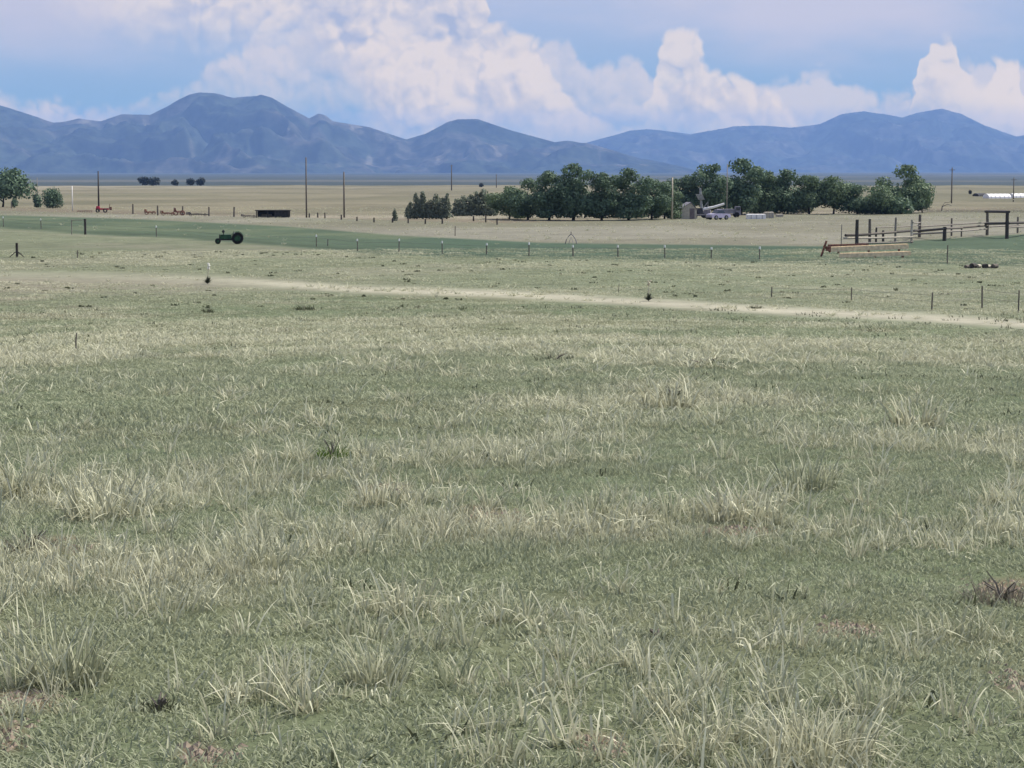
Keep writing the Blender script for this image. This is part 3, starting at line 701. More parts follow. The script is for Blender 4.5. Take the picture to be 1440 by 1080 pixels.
# rusty leaning posts at left of corral
b0 = hit(1158, 361); s0 = F / b0.y
t = thing('leaning_brace', 'rusty brown crossed leaning posts at the left end of the pale boards', 'brace', b0)
MB().tube([(-4 / s0, 0, -.1), (4 / s0, 0, 22 / s0)], 0.085, 8).build('post', M['rust'], t)
MB().tube([(10 / s0, 0.1, 6 / s0), (0, .1, 15 / s0)], 0.07, 8).build('post', M['rust'], t)
MB().box((7 / s0, 0.05, 11 / s0), (0.34, 0.2, 0.36), rz=0.3).build('bracket', M['rust'], t)
def boards(xa, ya, xb, yb, label, thick, depth_px, m_, name='timber_stack', sup=True):
    A_ = hit(xa, depth_px); B_ = at(xb, yb, A_.y); A2 = at(xa, ya, A_.y)
    t = thing(name, label, 'boards', A_)
    L_ = (B_ - A2).length; dv = (B_ - A2) / L_
    for j in range(3):
        a = A2 + dv * (L_ * random.uniform(0, .03)) + Vector((0, j * 0.13, 0.02 * j)) - A_; b_ = B_ - dv * (L_ * random.uniform(0, .05)) + Vector((0, j * 0.13, 0.02 * j)) - A_
        o_ = MB(); c = (a + b_) / 2; an = math.atan2(dv.z, dv.x)
        L2 = (b_ - a).length / 2
        vv = []
        for e in (-1, 1):
            ce = c + (b_ - a).normalized() * L2 * e
            vv += [ce + Vector((0, -.055, -thick / 2)), ce + Vector((0, .055, -thick / 2)), ce + Vector((0, .055, thick / 2)), ce + Vector((0, -.055, thick / 2))]
        o_.add(vv, [(0, 1, 2, 3), (7, 6, 5, 4), (0, 4, 5, 1), (1, 5, 6, 2), (2, 6, 7, 3), (3, 7, 4, 0)]); o_.build('board', M[m_], t)
    for f in (0.12, 0.5, 0.88):
        c = A2 + (B_ - A2) * f - A_; g = float(ground(c.x + A_.x, A_.y + .13)) - A_.z
        MB().box((c.x, .13, (c.z - thick / 2 + g) / 2 - .03), (.12, .34, max(c.z - thick / 2 - g, .04) + .05)).build('bearer', M['rust'], t)
    return t
boards(1166, 351, 1278, 346.5, 'upper stack of long pale yellow boards in front of the corral', 0.36, 357, 'plank')
boards(1180, 359.5, 1282, 356.5, 'lower stack of long pale yellow boards in front of the corral', 0.30, 363, 'plank')
boards(1164, 346, 1222, 344.5, 'short rusty beam lying behind the pale yellow boards', 0.16, 352, 'rust', 'rusty_beam')

# logs and rocks
p0 = hit(1380, 377); s0 = F / p0.y
for i, (dx, L_, r_, m_, lb) in enumerate([(-21, 0.4, .13, 'wood', 'dark short log at the left end of the small log row'), (-12, .45, .19, 'dark', 'thick dark log second in the small log row'), (-3, .3, .14, 'pale', 'pale cut log third in the small log row'),
                                          (4, .35, .17, 'dark', 'small dark log in the middle of the log row'), (10, .3, .13, 'pale', 'second pale log of the small log row'), (19, .4, .17, 'wood', 'dark log at the right end of the small log row')]):
    q = Vector((p0.x + dx / s0, p0.y + random.uniform(-.3, .3), 0)); q.z = float(ground(q.x, q.y)) + r_ * .8; a = random.uniform(.6, 1.9)
    tag(place(MB().tube([(-L_ * math.cos(a) / 2, -L_ * math.sin(a) / 2, 0), (0, 0, .02), (L_ * math.cos(a) / 2, L_ * math.sin(a) / 2, 0)], [r_, r_ * .95, r_ * 1.02], 10).build('cut_log', M[m_]), q), lb, 'log', 'small logs lying at the right')

# A-frame
b0 = hit(803, 343); s0 = F / b0.y
t = thing('sprinkler_frame', 'small grey arched A shaped sprinkler frame on the far edge of the green pasture', 'sprinkler', b0)
for k in (-1, 1): MB().tube([(k * 8 / s0, 0, 0), (k * 6.5 / s0, 0, 6 / s0), (k * 3 / s0, 0, 11 / s0), (0, 0, 14 / s0)], 0.04, 6).build('leg', M['sheet'], t)
MB().tube([(-3.4 / s0, -.3, 0), (0, 0, 10 / s0), (3.4 / s0, -.3, 0)], 0.03, 6).build('strut', M['sheet'], t)
MB().tube([(0, 0, 13 / s0), (0, 0, 17 / s0)], 0.035, 6).build('riser', M['darkmetal'], t)

# ------------------------------------------------------------------ green tractor
b0 = hit(322, 343); s0 = F / b0.y; k = 38 / s0 / 3.1
t = thing('tractor', 'old dark green tractor facing left on the near edge of the pasture', 'tractor', b0, 0.12)
t.scale = (k, k, k)
MB().box((-0.35, 0, 0.82), (1.35, 0.42, 0.50), taper=.93).build('hood', M['green'], t)
MB().box((-1.06, 0, 0.80), (0.10, 0.44, 0.56)).build('grille', M['darkmetal'], t)
MB().box((0.0, 0, 0.52), (1.9, 0.34, 0.22)).build('chassis', M['darkmetal'], t)
MB().box((0.85, 0, 0.66), (0.62, 0.66, 0.38), taper=.9).build('rear_housing', M['green'], t)
MB().tube([(-0.62, 0.0, 1.05), (-0.62, 0, 1.42), (-0.62, 0, 1.62)], [.05, .05, .05], 8).build('exhaust_stack', M['darkmetal'], t)
MB().wheel((-0.62, 0, 1.42), .17, .26, 'y', 12).build('air_cleaner', M['darkmetal'], t)
MB().tube([(0.30, 0, 1.02), (0.52, 0, 1.28)], .03, 6).build('steering_column', M['darkmetal'], t)
MB().wheel((0.54, 0, 1.30), .20, .04, 'x', 14, hole=.16).build('steering_wheel', M['tyre'], t)
se = MB().box((0.98, 0, 1.0), (.38, .44, .07)); se.box((1.17, 0, 1.14), (.06, .42, .26)); se.build('seat', M['tyre'], t)
for sy in (-1, 1):
    w = MB().wheel((0.98, sy * .62, .66), .66, .30, 'y', 22, hole=.36)
    for q in range(22):
        a = q * 2 * math.pi / 22; w.box((0.98 + .665 * math.cos(a), sy * .62, .66 + .665 * math.sin(a)), (.05, .28, .05))
    w.build('rear_tyre', M['tyre'], t)
    MB().wheel((0.98, sy * .62, .66), .36, .12, 'y', 18).build('rear_rim', M['green'], t)
    MB().wheel((-1.25, sy * .34, .33), .33, .17, 'y', 18, hole=.17).build('front_tyre', M['tyre'], t)
    MB().wheel((-1.25, sy * .34, .33), .17, .09, 'y', 14).build('front_rim', M['green'], t)
    fn = MB()
    pts = [(0.98 + .74 * math.cos(a), sy * .62, .66 + .74 * math.sin(a)) for a in np.linspace(.35, 2.5, 9)]
    for a_, b_ in zip(pts, pts[1:]):
        fn.add([(a_[0], a_[1] - .17, a_[2]), (a_[0], a_[1] + .17, a_[2]), (b_[0], b_[1] + .17, b_[2]), (b_[0], b_[1] - .17, b_[2]),
                (a_[0] * 1.0, a_[1] - .17, a_[2] + .03), (a_[0], a_[1] + .17, a_[2] + .03), (b_[0], b_[1] + .17, b_[2] + .03), (b_[0], b_[1] - .17, b_[2] + .03)],
               [(0, 1, 2, 3), (7, 6, 5, 4), (0, 4, 5, 1), (1, 5, 6, 2), (2, 6, 7, 3), (3, 7, 4, 0)])
    fn.build('fender', M['green'], t)
MB().tube([(-1.25, -.34, .35), (-1.25, .34, .35)], .05, 6).build('front_axle', M['darkmetal'], t)
MB().box((-1.1, 0, .5), (.3, .12, .3)).build('front_pedestal', M['darkmetal'], t)
MB().box((.45, -.3, .42), (.4, .18, .05)).build('step', M['darkmetal'], t)

# ------------------------------------------------------------------ left farm implements
b0 = hit(144, 299); s0 = F / b0.y
t = thing('hay_rake', 'bright red wheeled farm implement below the dark utility pole', 'implement', b0, 0.1)
MB().box((0, 0, .62), (2.3, .5, .28)).build('frame', M['red'], t)
MB().box((-.75, 0, .95), (.7, .55, .40), taper=.8).build('hopper', M['red'], t)
MB().box((1.45, 0, .72), (.35, .3, .55), rz=.4).build('hitch', M['rust'], t)
MB().tube([(1.2, 0, .7), (1.35, 0, 1.6)], .05, 6).build('lever', M['rust'], t)
for x in (-.8, .5):
    MB().wheel((x, -.4, .36), .36, .12, 'y', 14, hole=.2).build('wheel', M['darkmetal'], t)
    MB().wheel((x, .4, .36), .36, .12, 'y', 14, hole=.2).build('wheel', M['darkmetal'], t)
b0 = hit(119, 299); t = thing('drag_harrow', 'faint reddish flat harrow lying left of the red implement', 'implement', b0, 0.0)
MB().box((0, 0, .28), (2.6, .12, .1)).build('bar', M['rust'], t)
MB().box((0, .6, .28), (2.6, .12, .1)).build('bar', M['rust'], t)
for q in range(7): MB().tube([(-1.2 + q * .4, 0, .3), (-1.2 + q * .4, .05, 0)], .03, 5).build('tine', M['rust'], t)
def implement(px, py, wpx, hpx, label, m_='rust', seed=0, nm='rusty_implement'):
    rg = random.Random(seed); b0 = hit(px, py); s0 = F / b0.y; w = wpx / s0; h = hpx / s0
    t = thing(nm, label, 'implement', b0, rg.uniform(-.3, .3), 'old implements lined up along the far fence')
    MB().tube([(-w / 2, 0, h * .45), (0, 0, h * .55), (w / 2, 0, h * .35)], .07, 6).build('frame_bar', M[m_], t)
    MB().tube([(-w * .4, .5, h * .4), (w * .4, .5, h * .4)], .06, 6).build('frame_bar', M[m_], t)
    MB().tube([(-w / 2, 0, h * .45), (-w / 2 + .1, 0, h)], .05, 6).build('lever', M[m_], t)
    MB().box((-w * .38, .1, h * .78), (w * .16, .4, h * .35), rz=.4, taper=.6).build('seat_box', M[m_], t)
    for q in (-.3, .32):
        MB().wheel((q * w, -.1, h * .32), h * .34, .08, 'y', 14, hole=h * .22).build('wheel', M[m_], t)
    for q in range(5): MB().tube([(-w * .2 + q * w * .12, .3, h * .5), (-w * .2 + q * w * .12, .45, .05)], .03, 5).build('tine', M[m_], t)
implement(211, 302, 16, 8, 'small rusty implement left of the brown post', seed=2)
implement(236, 303, 22, 7, 'low rusty hay rake between two brown posts', seed=3)
implement(252, 303, 16, 11, 'taller rusty implement with a raised seat', 'rust', seed=4)
implement(278, 304, 32, 6, 'long dark cultivator against the fence', 'darkmetal', seed=5)
implement(350, 306, 22, 5, 'low grey implement left of the dark open shed', 'wood', seed=6)
# dark low shed
b0 = hit(384, 306); s0 = F / b0.y; w = 46 / s0; h = 10.5 / s0
t = thing('open_shed', 'long low dark open fronted shed right of the implements', 'shed', b0, 0.02)
MB().box((0, .2, h - .06), (w + .3, 2.2, .12)).build('roof', M['black'], t)
MB().box((0, 1.2, h / 2), (w, .08, h - .12)).build('back_wall', M['black'], t)
MB().box((w * .29, -.75, h / 2 - .04), (w * .40, .08, h - .18)).build('front_wall', M['black'], t)
MB().box((-w * .2, .5, h * .25), (w * .36, .7, h * .4), taper=.8).build('stacked_timber', M['wood'], t)
for q in (-.5, -.15, .08, .5): MB().box((q * w * .98, -.78, h / 2 - .06), (.14, .12, h - .1)).build('post', M['dark'], t)

# ------------------------------------------------------------------ farmyard
b0 = hit(966, 308); s0 = F / b0.y
t = thing('gable_shed', 'small pale gabled shed right of the pale pole', 'shed', b0, 0.25)
wm, hm = 1.15, 1.9
MB().add([(-wm, -.9, 0), (wm, -.9, 0), (wm, -.9, hm * .7), (0.25, -.9, hm * 1.2), (-wm, -.9, hm * .8), (-wm, .9, 0), (wm, .9, 0), (wm, .9, hm * .7), (.25, .9, hm * 1.2), (-wm, .9, hm * .8)],
         [(0, 1, 2, 3, 4), (9, 8, 7, 6, 5), (0, 5, 6, 1), (1, 6, 7, 2), (0, 4, 9, 5)]).build('wall', M['pale'], t)
for a_, b_ in (((wm + .12, hm * .66), (.25, hm * 1.2 + .03)), ((.25, hm * 1.2 + .03), (-wm - .12, hm * .76))):
    MB().add([(a_[0], -1.02, a_[1] + .02), (b_[0], -1.02, b_[1] + .02), (b_[0], 1.02, b_[1] + .02), (a_[0], 1.02, a_[1] + .02), (a_[0], -1.02, a_[1] + .08), (b_[0], -1.02, b_[1] + .08), (b_[0], 1.02, b_[1] + .08), (a_[0], 1.02, a_[1] + .08)],
             [(0, 1, 2, 3), (7, 6, 5, 4), (0, 4, 5, 1), (1, 5, 6, 2), (2, 6, 7, 3), (3, 7, 4, 0)]).build('roof', M['sheet'], t)
MB().box((.45, -.93, .75), (.7, .05, 1.5)).build('door', M['door'], t)
b0 = hit(985, 308)
t = thing('flatbed_trailer', 'grey flatbed trailer loaded with boxes in the farmyard', 'trailer', b0, 0.05)
MB().box((0, 0, .62), (3.6, 1.6, .16)).build('deck', M['sheet'], t)
MB().box((-1.2, 0, 1.2), (.9, 1.3, 1.0)).build('front_rack', M['sheet'], t)
MB().tube([(1.8, 0, .6), (2.7, 0, .45)], .06, 6).build('drawbar', M['darkmetal'], t)
for q in (-.9, .9): MB().wheel((q, -.72, .36), .36, .2, 'y', 16).build('wheel', M['tyre'], t)
tag(place(MB().box((0, 0, .42), (.8, .9, .84), rz=.2, taper=.95).build('crate', M['darkmetal']), b0 + Vector((-.15, .1, .70))), 'dark crate on the grey flatbed trailer, left one', 'crate')
tag(place(MB().box((0, 0, .3), (.9, .8, .6), rz=-.2).build('crate', M['sheet']), b0 + Vector((1.0, .1, .70))), 'grey crate on the grey flatbed trailer, right one', 'crate')
b0 = hit(992, 307); b0.y += 2.5; b0.z = float(ground(b0.x, b0.y))
t = thing('grain_auger', 'whitish hoist with an upright mast and slanting chute in the farmyard', 'auger', b0, 0)
MB().tube([(-.3, 0, .6), (-.45, 0, 2.6), (-.6, 0, 4.4)], [.2, .18, .15], 8).build('mast', M['steel'], t)
MB().tube([(-.2, 0, 1.3), (1.4, 0, 1.6), (3.0, 0, 2.1)], [.2, .18, .16], 8).build('chute', M['white'], t)
MB().tube([(-.3, 0, 1.2), (.6, 0, 2.4), (.55, 0, 1.5)], .09, 6).build('handle', M['steel'], t)
MB().add([(-.8, -.4, 2.7), (.1, -.4, 2.7), (.1, .4, 2.7), (-.8, .4, 2.7), (-1.2, -.6, 3.5), (-.3, -.6, 3.5), (-.3, .6, 3.5), (-1.2, .6, 3.5)], [(3, 2, 1, 0), (0, 1, 5, 4), (1, 2, 6, 5), (2, 3, 7, 6), (3, 0, 4, 7), (4, 5, 6, 7)]).build('hopper', M['steel'], t)
MB().box((0, 0, .8), (1.2, .9, .5)).build('base_frame', M['sheet'], t)
for sy in (-1, 1): MB().wheel((0, sy * .6, .4), .4, .16, 'y', 14).build('wheel', M['tyre'], t)
# car
def car(px, py, label, m_, L_=3.9, rz=0.0, name='parked_car', sc_=1.0):
    b0 = hit(px, py); t = thing(name, label, 'car', b0, rz); t.scale = (sc_,) * 3
    h = L_ / 2
    sec = [(-h, .35, .62), (-h + .1, .30, .80), (-h + .9, .28, .88), (h - .9, .28, .88), (h - .1, .3, .80), (h, .35, .62)]
    v = []
    for x, z0, z1 in sec:
        v += [(x, -.78, z0), (x, .78, z0), (x, .72, z1), (x, -.72, z1)]
    f = [(0, 1, 2, 3), tuple(range(23, 19, -1))]
    for i in range(5):
        for q in range(4): f.append((i * 4 + q, i * 4 + (q + 1) % 4, (i + 1) * 4 + (q + 1) % 4, (i + 1) * 4 + q))
    MB().add(v, f).build('body', M[m_], t)
    MB().add([(-h + .85, -.66, .88), (h - .8, -.66, .88), (h - .8, .66, .88), (-h + .85, .66, .88), (-h + 1.35, -.55, 1.36), (h - 1.2, -.55, 1.36), (h - 1.2, .55, 1.36), (-h + 1.35, .55, 1.36)],
             [(0, 1, 5, 4), (1, 2, 6, 5), (2, 3, 7, 6), (3, 0, 4, 7)]).build('windows', M['glass'], t)
    MB().box((.07, 0, 1.385), (L_ - 2.45, 1.12, .05)).build('roof', M[m_], t)
    for x in (-h + .75, h - .75):
        for sy in (-1, 1):
            w_ = MB().wheel((x, sy * .72, .32), .32, .2, 'y', 16).build('wheel', M['tyre'], t)
            MB().wheel((x, sy * .80, .32), .18, .08, 'y', 12).build('rim', M['steel'], w_)
    for sy in (-1, 1): MB().box((-h - .01, sy * .5, .66), (.05, .25, .12)).build('headlight', M['white'], t)
    return t
car(1010, 309, 'pale lilac car parked in front of the white hoist', 'lilac', 3.2, 0.5)
b0 = hit(1027, 306)
t = thing('farm_truck', 'grey old farm truck with dark cab right of the lilac car', 'truck', b0, 0.0)
MB().box((-.7, 0, .95), (2.6, 1.7, .7)).build('bed', M['sheet'], t)
MB().box((1.1, 0, 1.05), (.9, 1.6, 1.3), taper=.85).build('cab', M['sheet'], t)
MB().box((1.1, -.74, 1.35), (.6, .12, .45)).build('window', M['glass'], t)
for x in (-1.2, .9): MB().wheel((x, -.8, .42), .42, .25, 'y', 16).build('wheel', M['tyre'], t)
for x in (-1.2, .9): MB().wheel((x, .8, .42), .42, .25, 'y', 16).build('wheel', M['tyre'], t)
def boxthing(px, py, wpx, hpx, label, m_, roof=True):
    b0 = hit(px, py); s0 = F / b0.y; w = wpx / s0; h = hpx / s0
    t = thing('storage_tank', label, 'tank', b0, .05)
    MB().box((0, 0, h * .45), (w, 1.4, h * .9)).build('shell', M[m_], t)
    MB().box((0, 0, h * .93), (w * .96, 1.3, h * .1), taper=.9).build('lid', M[m_], t)
    for q in (-.3, 0, .3): MB().box((q * w, -.72, h * .45), (.06, .05, h * .84)).build('rib', M['steel'], t)
    MB().tube([(w * .3, 0, h * .95), (w * .3, 0, h * 1.08)], .12, 8).build('cap', M['steel'], t)
boxthing(1063, 308, 26, 7, 'long low white tank right of the farmyard', 'white')
boxthing(1081, 307, 13, 9, 'taller cream tank touching the right end of the long white one', 'pale')
boxthing(1096, 305, 9, 4, 'small pale trough right of the cream tank', 'pale')

# far greenhouses
def gh(px, py, wpx, hpx, label, m_):
    b0 = hit(px, py); s0 = F / b0.y; w = wpx / s0; h = hpx / s0; t = thing('greenhouse', label, 'greenhouse', b0, .12, 'long low farm buildings far right')
    v = []; n = 9
    for e in (-1, 1):
        for q in range(n):
            a = math.pi * q / (n - 1); v.append((e * w / 2, math.cos(a) * 3.2, math.sin(a) * h))
    f = [tuple(range(n)), tuple(range(2 * n - 1, n - 1, -1))] + [(q, q + n, q + n + 1, q + 1) for q in range(n - 1)]
    MB().add(v, f).build('shell', M[m_], t)
    MB().box((w / 2 + .05, 0, h * .3), (.1, 1.4, h * .6)).build('door', M['sheet'], t)
    for q in range(5): MB().tube([((-.4 + .2 * q) * w, math.cos(a) * 3.23, math.sin(a) * h * 1.01) for a in np.linspace(0, math.pi, 8)], .06, 4).build('hoop', M['steel'], t)
gh(1402, 279, 32, 6.5, 'long white greenhouse far right on the plain', 'white')
gh(1437, 278, 32, 6, 'second white greenhouse at the right edge', 'white')
gh(1378, 276, 13, 4, 'low dark shed left of the white greenhouses', 'black')

# ------------------------------------------------------------------ grass
def grass_material(name):
    m = bpy.data.materials.new(name); m.use_nodes = True; n = NT(m.node_tree); p = m.node_tree.nodes['Principled BSDF']
    tone = n.n('ShaderNodeAttribute'); tone.attribute_name = 'tone'
    dry = n.n('ShaderNodeAttribute'); dry.attribute_name = 'dry'; dry.attribute_type = 'INSTANCER'
    dg = n.n('ShaderNodeAttribute'); dg.attribute_name = 'dry'
    d = n.m('ADD', dry.outputs['Fac'], dg.outputs['Fac'])
    g = n.mix(tone.outputs['Fac'], (0.190, 0.210, 0.128, 1), (0.395, 0.43, 0.285, 1))
    s = n.mix(tone.outputs['Fac'], (0.30, 0.285, 0.19, 1), (0.76, 0.76, 0.56, 1))
    f = n.m('ADD', d, n.m('MULTIPLY_ADD', tone.outputs['Fac'], 0.5, -0.25), clamp=True)
    c = n.mix(f, g, s)
    n.put(p.inputs['Base Color'], c); p.inputs['Roughness'].default_value = 0.75; p.inputs['Specular IOR Level'].default_value = 0.15
    tr = n.n('ShaderNodeBsdfTranslucent'); n.put(tr.inputs[0], c)
    mx = n.n('ShaderNodeMixShader'); mx.inputs[0].default_value = 0.3
    n.L.new(p.outputs[0], mx.inputs[1]); n.L.new(tr.outputs[0], mx.inputs[2]); n.L.new(mx.outputs[0], m.node_tree.nodes['Material Output'].inputs[0])
    return m
GRASS = grass_material('grass_blades')
def blades(rg, n, R_, hmin, hmax, w, lean, curl, kink=0.0, tone=(0, 1), seg=3):
    V = []; Fc = []; T = []
    for i in range(n):
        a = rg.uniform(0, 6.28); r_ = math.sqrt(rg.uniform(0, 1)) * R_; bx, by = math.cos(a) * r_, math.sin(a) * r_
        h = rg.uniform(hmin, hmax); d = a + rg.normal(0, 0.8); l0 = abs(rg.normal(0, lean)) + 0.12 * r_ / max(R_, 1e-3); c0 = rg.uniform(0.3, 1) * curl
        fa = rg.uniform(0, 3.14); wx, wy = math.cos(fa) * w / 2, math.sin(fa) * w / 2
        t_ = rg.uniform(*tone); k0 = len(V); x, y, z = bx, by, -0.01; th = l0
        kk = rg.integers(1, seg) if rg.uniform() < kink else -1
        for s_ in range(seg + 1):
            ww = 1 - 0.75 * (s_ / seg) ** 1.5
            if s_ == seg: V.append((x, y, z)); T.append(t_)
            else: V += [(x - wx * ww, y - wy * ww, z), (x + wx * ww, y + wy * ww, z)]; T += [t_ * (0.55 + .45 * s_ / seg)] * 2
            if s_ < seg:
                if s_ == kk: th += rg.uniform(0.8, 1.7); d += rg.normal(0, .6)
                L_ = h / seg; x += math.cos(d) * math.sin(th) * L_; y += math.sin(d) * math.sin(th) * L_; z += math.cos(th) * L_; th += c0
        for s_ in range(seg - 1): q = k0 + 2 * s_; Fc.append((q, q + 1, q + 3, q + 2))
        q = k0 + 2 * (seg - 1); Fc.append((q, q + 1, q + 2))
    return V, Fc, T

def instanced(name, protos, P_, rot, scl, dry):
    V = []; Fc = []; T = []; G = []
    for gi, (v, f, t_) in enumerate(protos):
        k = len(V); V += v; Fc += [tuple(i + k for i in q) for q in f]; T += t_; G += [gi] * len(v)
    nb = len(V); n = len(P_)
    me = bpy.data.meshes.new(name); me.from_pydata(V + [tuple(p) for p in P_], [], Fc)
    def att(nm, ty, fld, arr): me.attributes.new(nm, ty, 'POINT').data.foreach_set(fld, np.ascontiguousarray(arr).ravel())
    att('tone', 'FLOAT', 'value', np.array(T + [0.5] * n, np.float32))
    att('variant', 'INT', 'value', np.concatenate([np.array(G), rng.integers(0, len(protos), n)]).astype(np.int32))
    att('is_site', 'BOOLEAN', 'value', np.concatenate([np.zeros(nb, bool), np.ones(n, bool)]))
    att('rot', 'FLOAT_VECTOR', 'vector', np.concatenate([np.zeros((nb, 3)), rot]).astype(np.float32))
    att('scl', 'FLOAT_VECTOR', 'vector', np.concatenate([np.ones((nb, 3)), scl]).astype(np.float32))
    att('dry', 'FLOAT', 'value', np.concatenate([np.zeros(nb), dry]).astype(np.float32))
    me.materials.append(GRASS)
    o = bpy.data.objects.new(name, me); COL.objects.link(o); o['kind'] = 'stuff'
    ng = bpy.data.node_groups.new(name + '_scatter', 'GeometryNodeTree')
    ng.interface.new_socket('Geometry', in_out='INPUT', socket_type='NodeSocketGeometry'); ng.interface.new_socket('Geometry', in_out='OUTPUT', socket_type='NodeSocketGeometry')
    N = ng.nodes.new; L = ng.links.new
    gi = N('NodeGroupInput'); gout = N('NodeGroupOutput')
    def named(nm, ty):
        a = N('GeometryNodeInputNamedAttribute'); a.data_type = ty; a.inputs[0].default_value = nm; return a.outputs[0]
    sepg = N('GeometryNodeSeparateGeometry'); sepg.domain = 'POINT'; L(gi.outputs[0], sepg.inputs[0]); L(named('is_site', 'BOOLEAN'), sepg.inputs[1])
    sp = N('GeometryNodeSplitToInstances'); sp.domain = 'POINT'; L(sepg.outputs[1], sp.inputs[0]); L(named('variant', 'INT'), sp.inputs[2])
    rm = N('GeometryNodeRemoveAttribute'); rm.inputs['Name'].default_value = 'dry'; L(sp.outputs[0], rm.inputs[0])
    ip = N('GeometryNodeInstanceOnPoints'); L(sepg.outputs[0], ip.inputs['Points']); L(rm.outputs[0], ip.inputs['Instance']); ip.inputs['Pick Instance'].default_value = True
    L(named('variant', 'INT'), ip.inputs['Instance Index'])
    er = N('FunctionNodeEulerToRotation'); L(named('rot', 'FLOAT_VECTOR'), er.inputs[0]); L(er.outputs[0], ip.inputs['Rotation'])
    L(named('scl', 'FLOAT_VECTOR'), ip.inputs['Scale']); L(ip.outputs[0], gout.inputs[0])
    md = o.modifiers.new('scatter', 'NODES'); md.node_group = ng
    return o

def sites(n, d0, d1, half=19.0, pw=2.0):
    d = (rng.uniform(0, 1, n) * (d1 ** pw - d0 ** pw) + d0 ** pw) ** (1 / pw); a = np.radians(rng.uniform(-half, half, n))
    x = d * np.sin(a); y = d * np.cos(a); z = ground(x, y); px, py = px_of(x, y, z)
    return x, y, z, d, px, py
def dry_fields(x, y, d, px, py):
    n1 = fbm(x / 9, y / 9, 4, 21); n2 = fbm(x / 2.3, y / 2.3, 4, 33)
    pt = poly(px, PATH)
    band = np.exp(-((py - 490) / 36) ** 2) * 0.45 + np.exp(-((py - 700) / 60) ** 2) * 0.55 + np.exp(-((py - poly(px, [(0, 400), (400, 398), (700, 405)])) / 18) ** 2) * (1 - sst(px, 300, 600)) + np.exp(-((py - pt) / 7) ** 2) * 0.9
    green = np.exp(-((py - 575) / 40) ** 2) * (1 - sst(px, 450, 800)) + np.exp(-((py - 805) / 45) ** 2) * np.exp(-((px - 800) / 330) ** 2) + np.exp(-((py - 545) / 26) ** 2) * 0.5
    return n1, n2, np.clip(band, 0, 1.3), np.clip(green, 0, 1)
def soilm(px, py):
    s = np.zeros_like(px)
    for sx, sy, w, h in SOIL: s = np.maximum(s, np.exp(-(((px - sx) / w) ** 2 + ((py - sy) / h) ** 2)))
    return s
# short green turf
rg = np.random.default_rng(11)
turf_p = [blades(rg, 85, 0.20, 0.015, 0.060, 0.0080, 0.8, 0.35, 0.0, (.1, 1)) for _ in range(6)]
parts = []
for n, d0, d1, s0, pw in [(9000, 4.5, 22, 1.0, 1.6), (9500, 22, 50, 1.9, 1.8), (9500, 50, 110, 3.3, 1.8), (6000, 110, 180, 5.0, 2.0)]:
    x, y, z, d, px, py = sites(n, d0, d1, pw=pw); n1, n2, band, grn = dry_fields(x, y, d, px, py)
    pth = py - poly(px, PATH)
    keep = (rng.uniform(size=n) > soilm(px, py) * 0.9) & ((pth < -7) | (pth > 9))
    hz = min(s0 ** 0.45, 1.35) * rng.uniform(0.6, 1.3, n) * (0.75 + .6 * sst(n2, .35, .7))
    dryv = -0.10 + 0.85 * sst(n1 * .5 + n2 * .5 + band * .05 - grn * .15, 0.46, 0.66) + rng.normal(0, .14, n) + 0.25 * sst(d, 60, 150)
    sc = np.stack([np.full(n, s0), np.full(n, s0), hz], -1) * rng.uniform(.8, 1.2, (n, 1))
    parts.append((np.stack([x, y, z], -1)[keep], sc[keep], dryv[keep]))
P_ = np.concatenate([p[0] for p in parts]); S_ = np.concatenate([p[1] for p in parts]); D_ = np.concatenate([p[2] for p in parts]); n = len(P_)
instanced('grass_turf', turf_p, P_, np.stack([rng.normal(0, .05, n), rng.normal(0, .05, n), rng.uniform(0, 6.28, n)], -1), S_, np.clip(D_, -.2, 1))
# tall dry bunch grass
tuft_p = [blades(rg, 22, 0.09, 0.06, 0.30, 0.013, 0.30, 0.30, 0.4, (.15, 1), 4) for _ in range(9)] + [blades(rg, 7, 0.06, 0.12, 0.34, 0.017, 0.40, 0.2, 0.8, (.6, 1), 4) for _ in range(5)]
parts = []
for n, d0, d1, s0, pw in [(8000, 5.0, 22, 0.80, 1.5), (9000, 22, 60, 0.95, 1.7), (7500, 60, 115, 1.05, 1.8), (3000, 115, 175, 1.1, 2.0), (9000, 190, 460, 1.6, 1.8)]:
    x, y, z, d, px, py = sites(n, d0, d1, pw=pw); n1, n2, band, grn = dry_fields(x, y, d, px, py)
    n5 = fbm(x / .9, y / .9, 3, 55)
    pr = sst(n1 * .2 + n2 * .4 + n5 * .4 + band * .04 - grn * .08, .505, .585) * .93 + 0.07
    pr = np.where(d > 185, .6 * sst(py, poly(px, UP) + 1, poly(px, UP) - 1) + .06, pr)
    pth = py - poly(px, PATH); pr = np.where((pth > 3) & (pth < 16), pr * .12, pr)
    keep = (rng.uniform(size=n) < pr) & (rng.uniform(size=n) > soilm(px, py) * .6)
    q = s0 * rng.uniform(.45, 1.25, n) * (0.8 + .3 * band) * (1 - .25 * sst(d, 35, 60))
    wide = 1 + 1.1 * sst(d, 14, 40)
    sc = np.stack([q * wide, q * wide, q * rng.uniform(.75, 1.3, n)], -1)
    dryv = 0.72 + 0.2 * band + rng.normal(0, .28, n)
    parts.append((np.stack([x, y, z], -1)[keep], sc[keep], dryv[keep]))
P_ = np.concatenate([p[0] for p in parts]); S_ = np.concatenate([p[1] for p in parts]); D_ = np.concatenate([p[2] for p in parts]); n = len(P_)
instanced('dry_grass', tuft_p, P_, np.stack([rng.normal(0, .10, n), rng.normal(0, .10, n), rng.uniform(0, 6.28, n)], -1), S_, np.clip(D_, 0, 1))

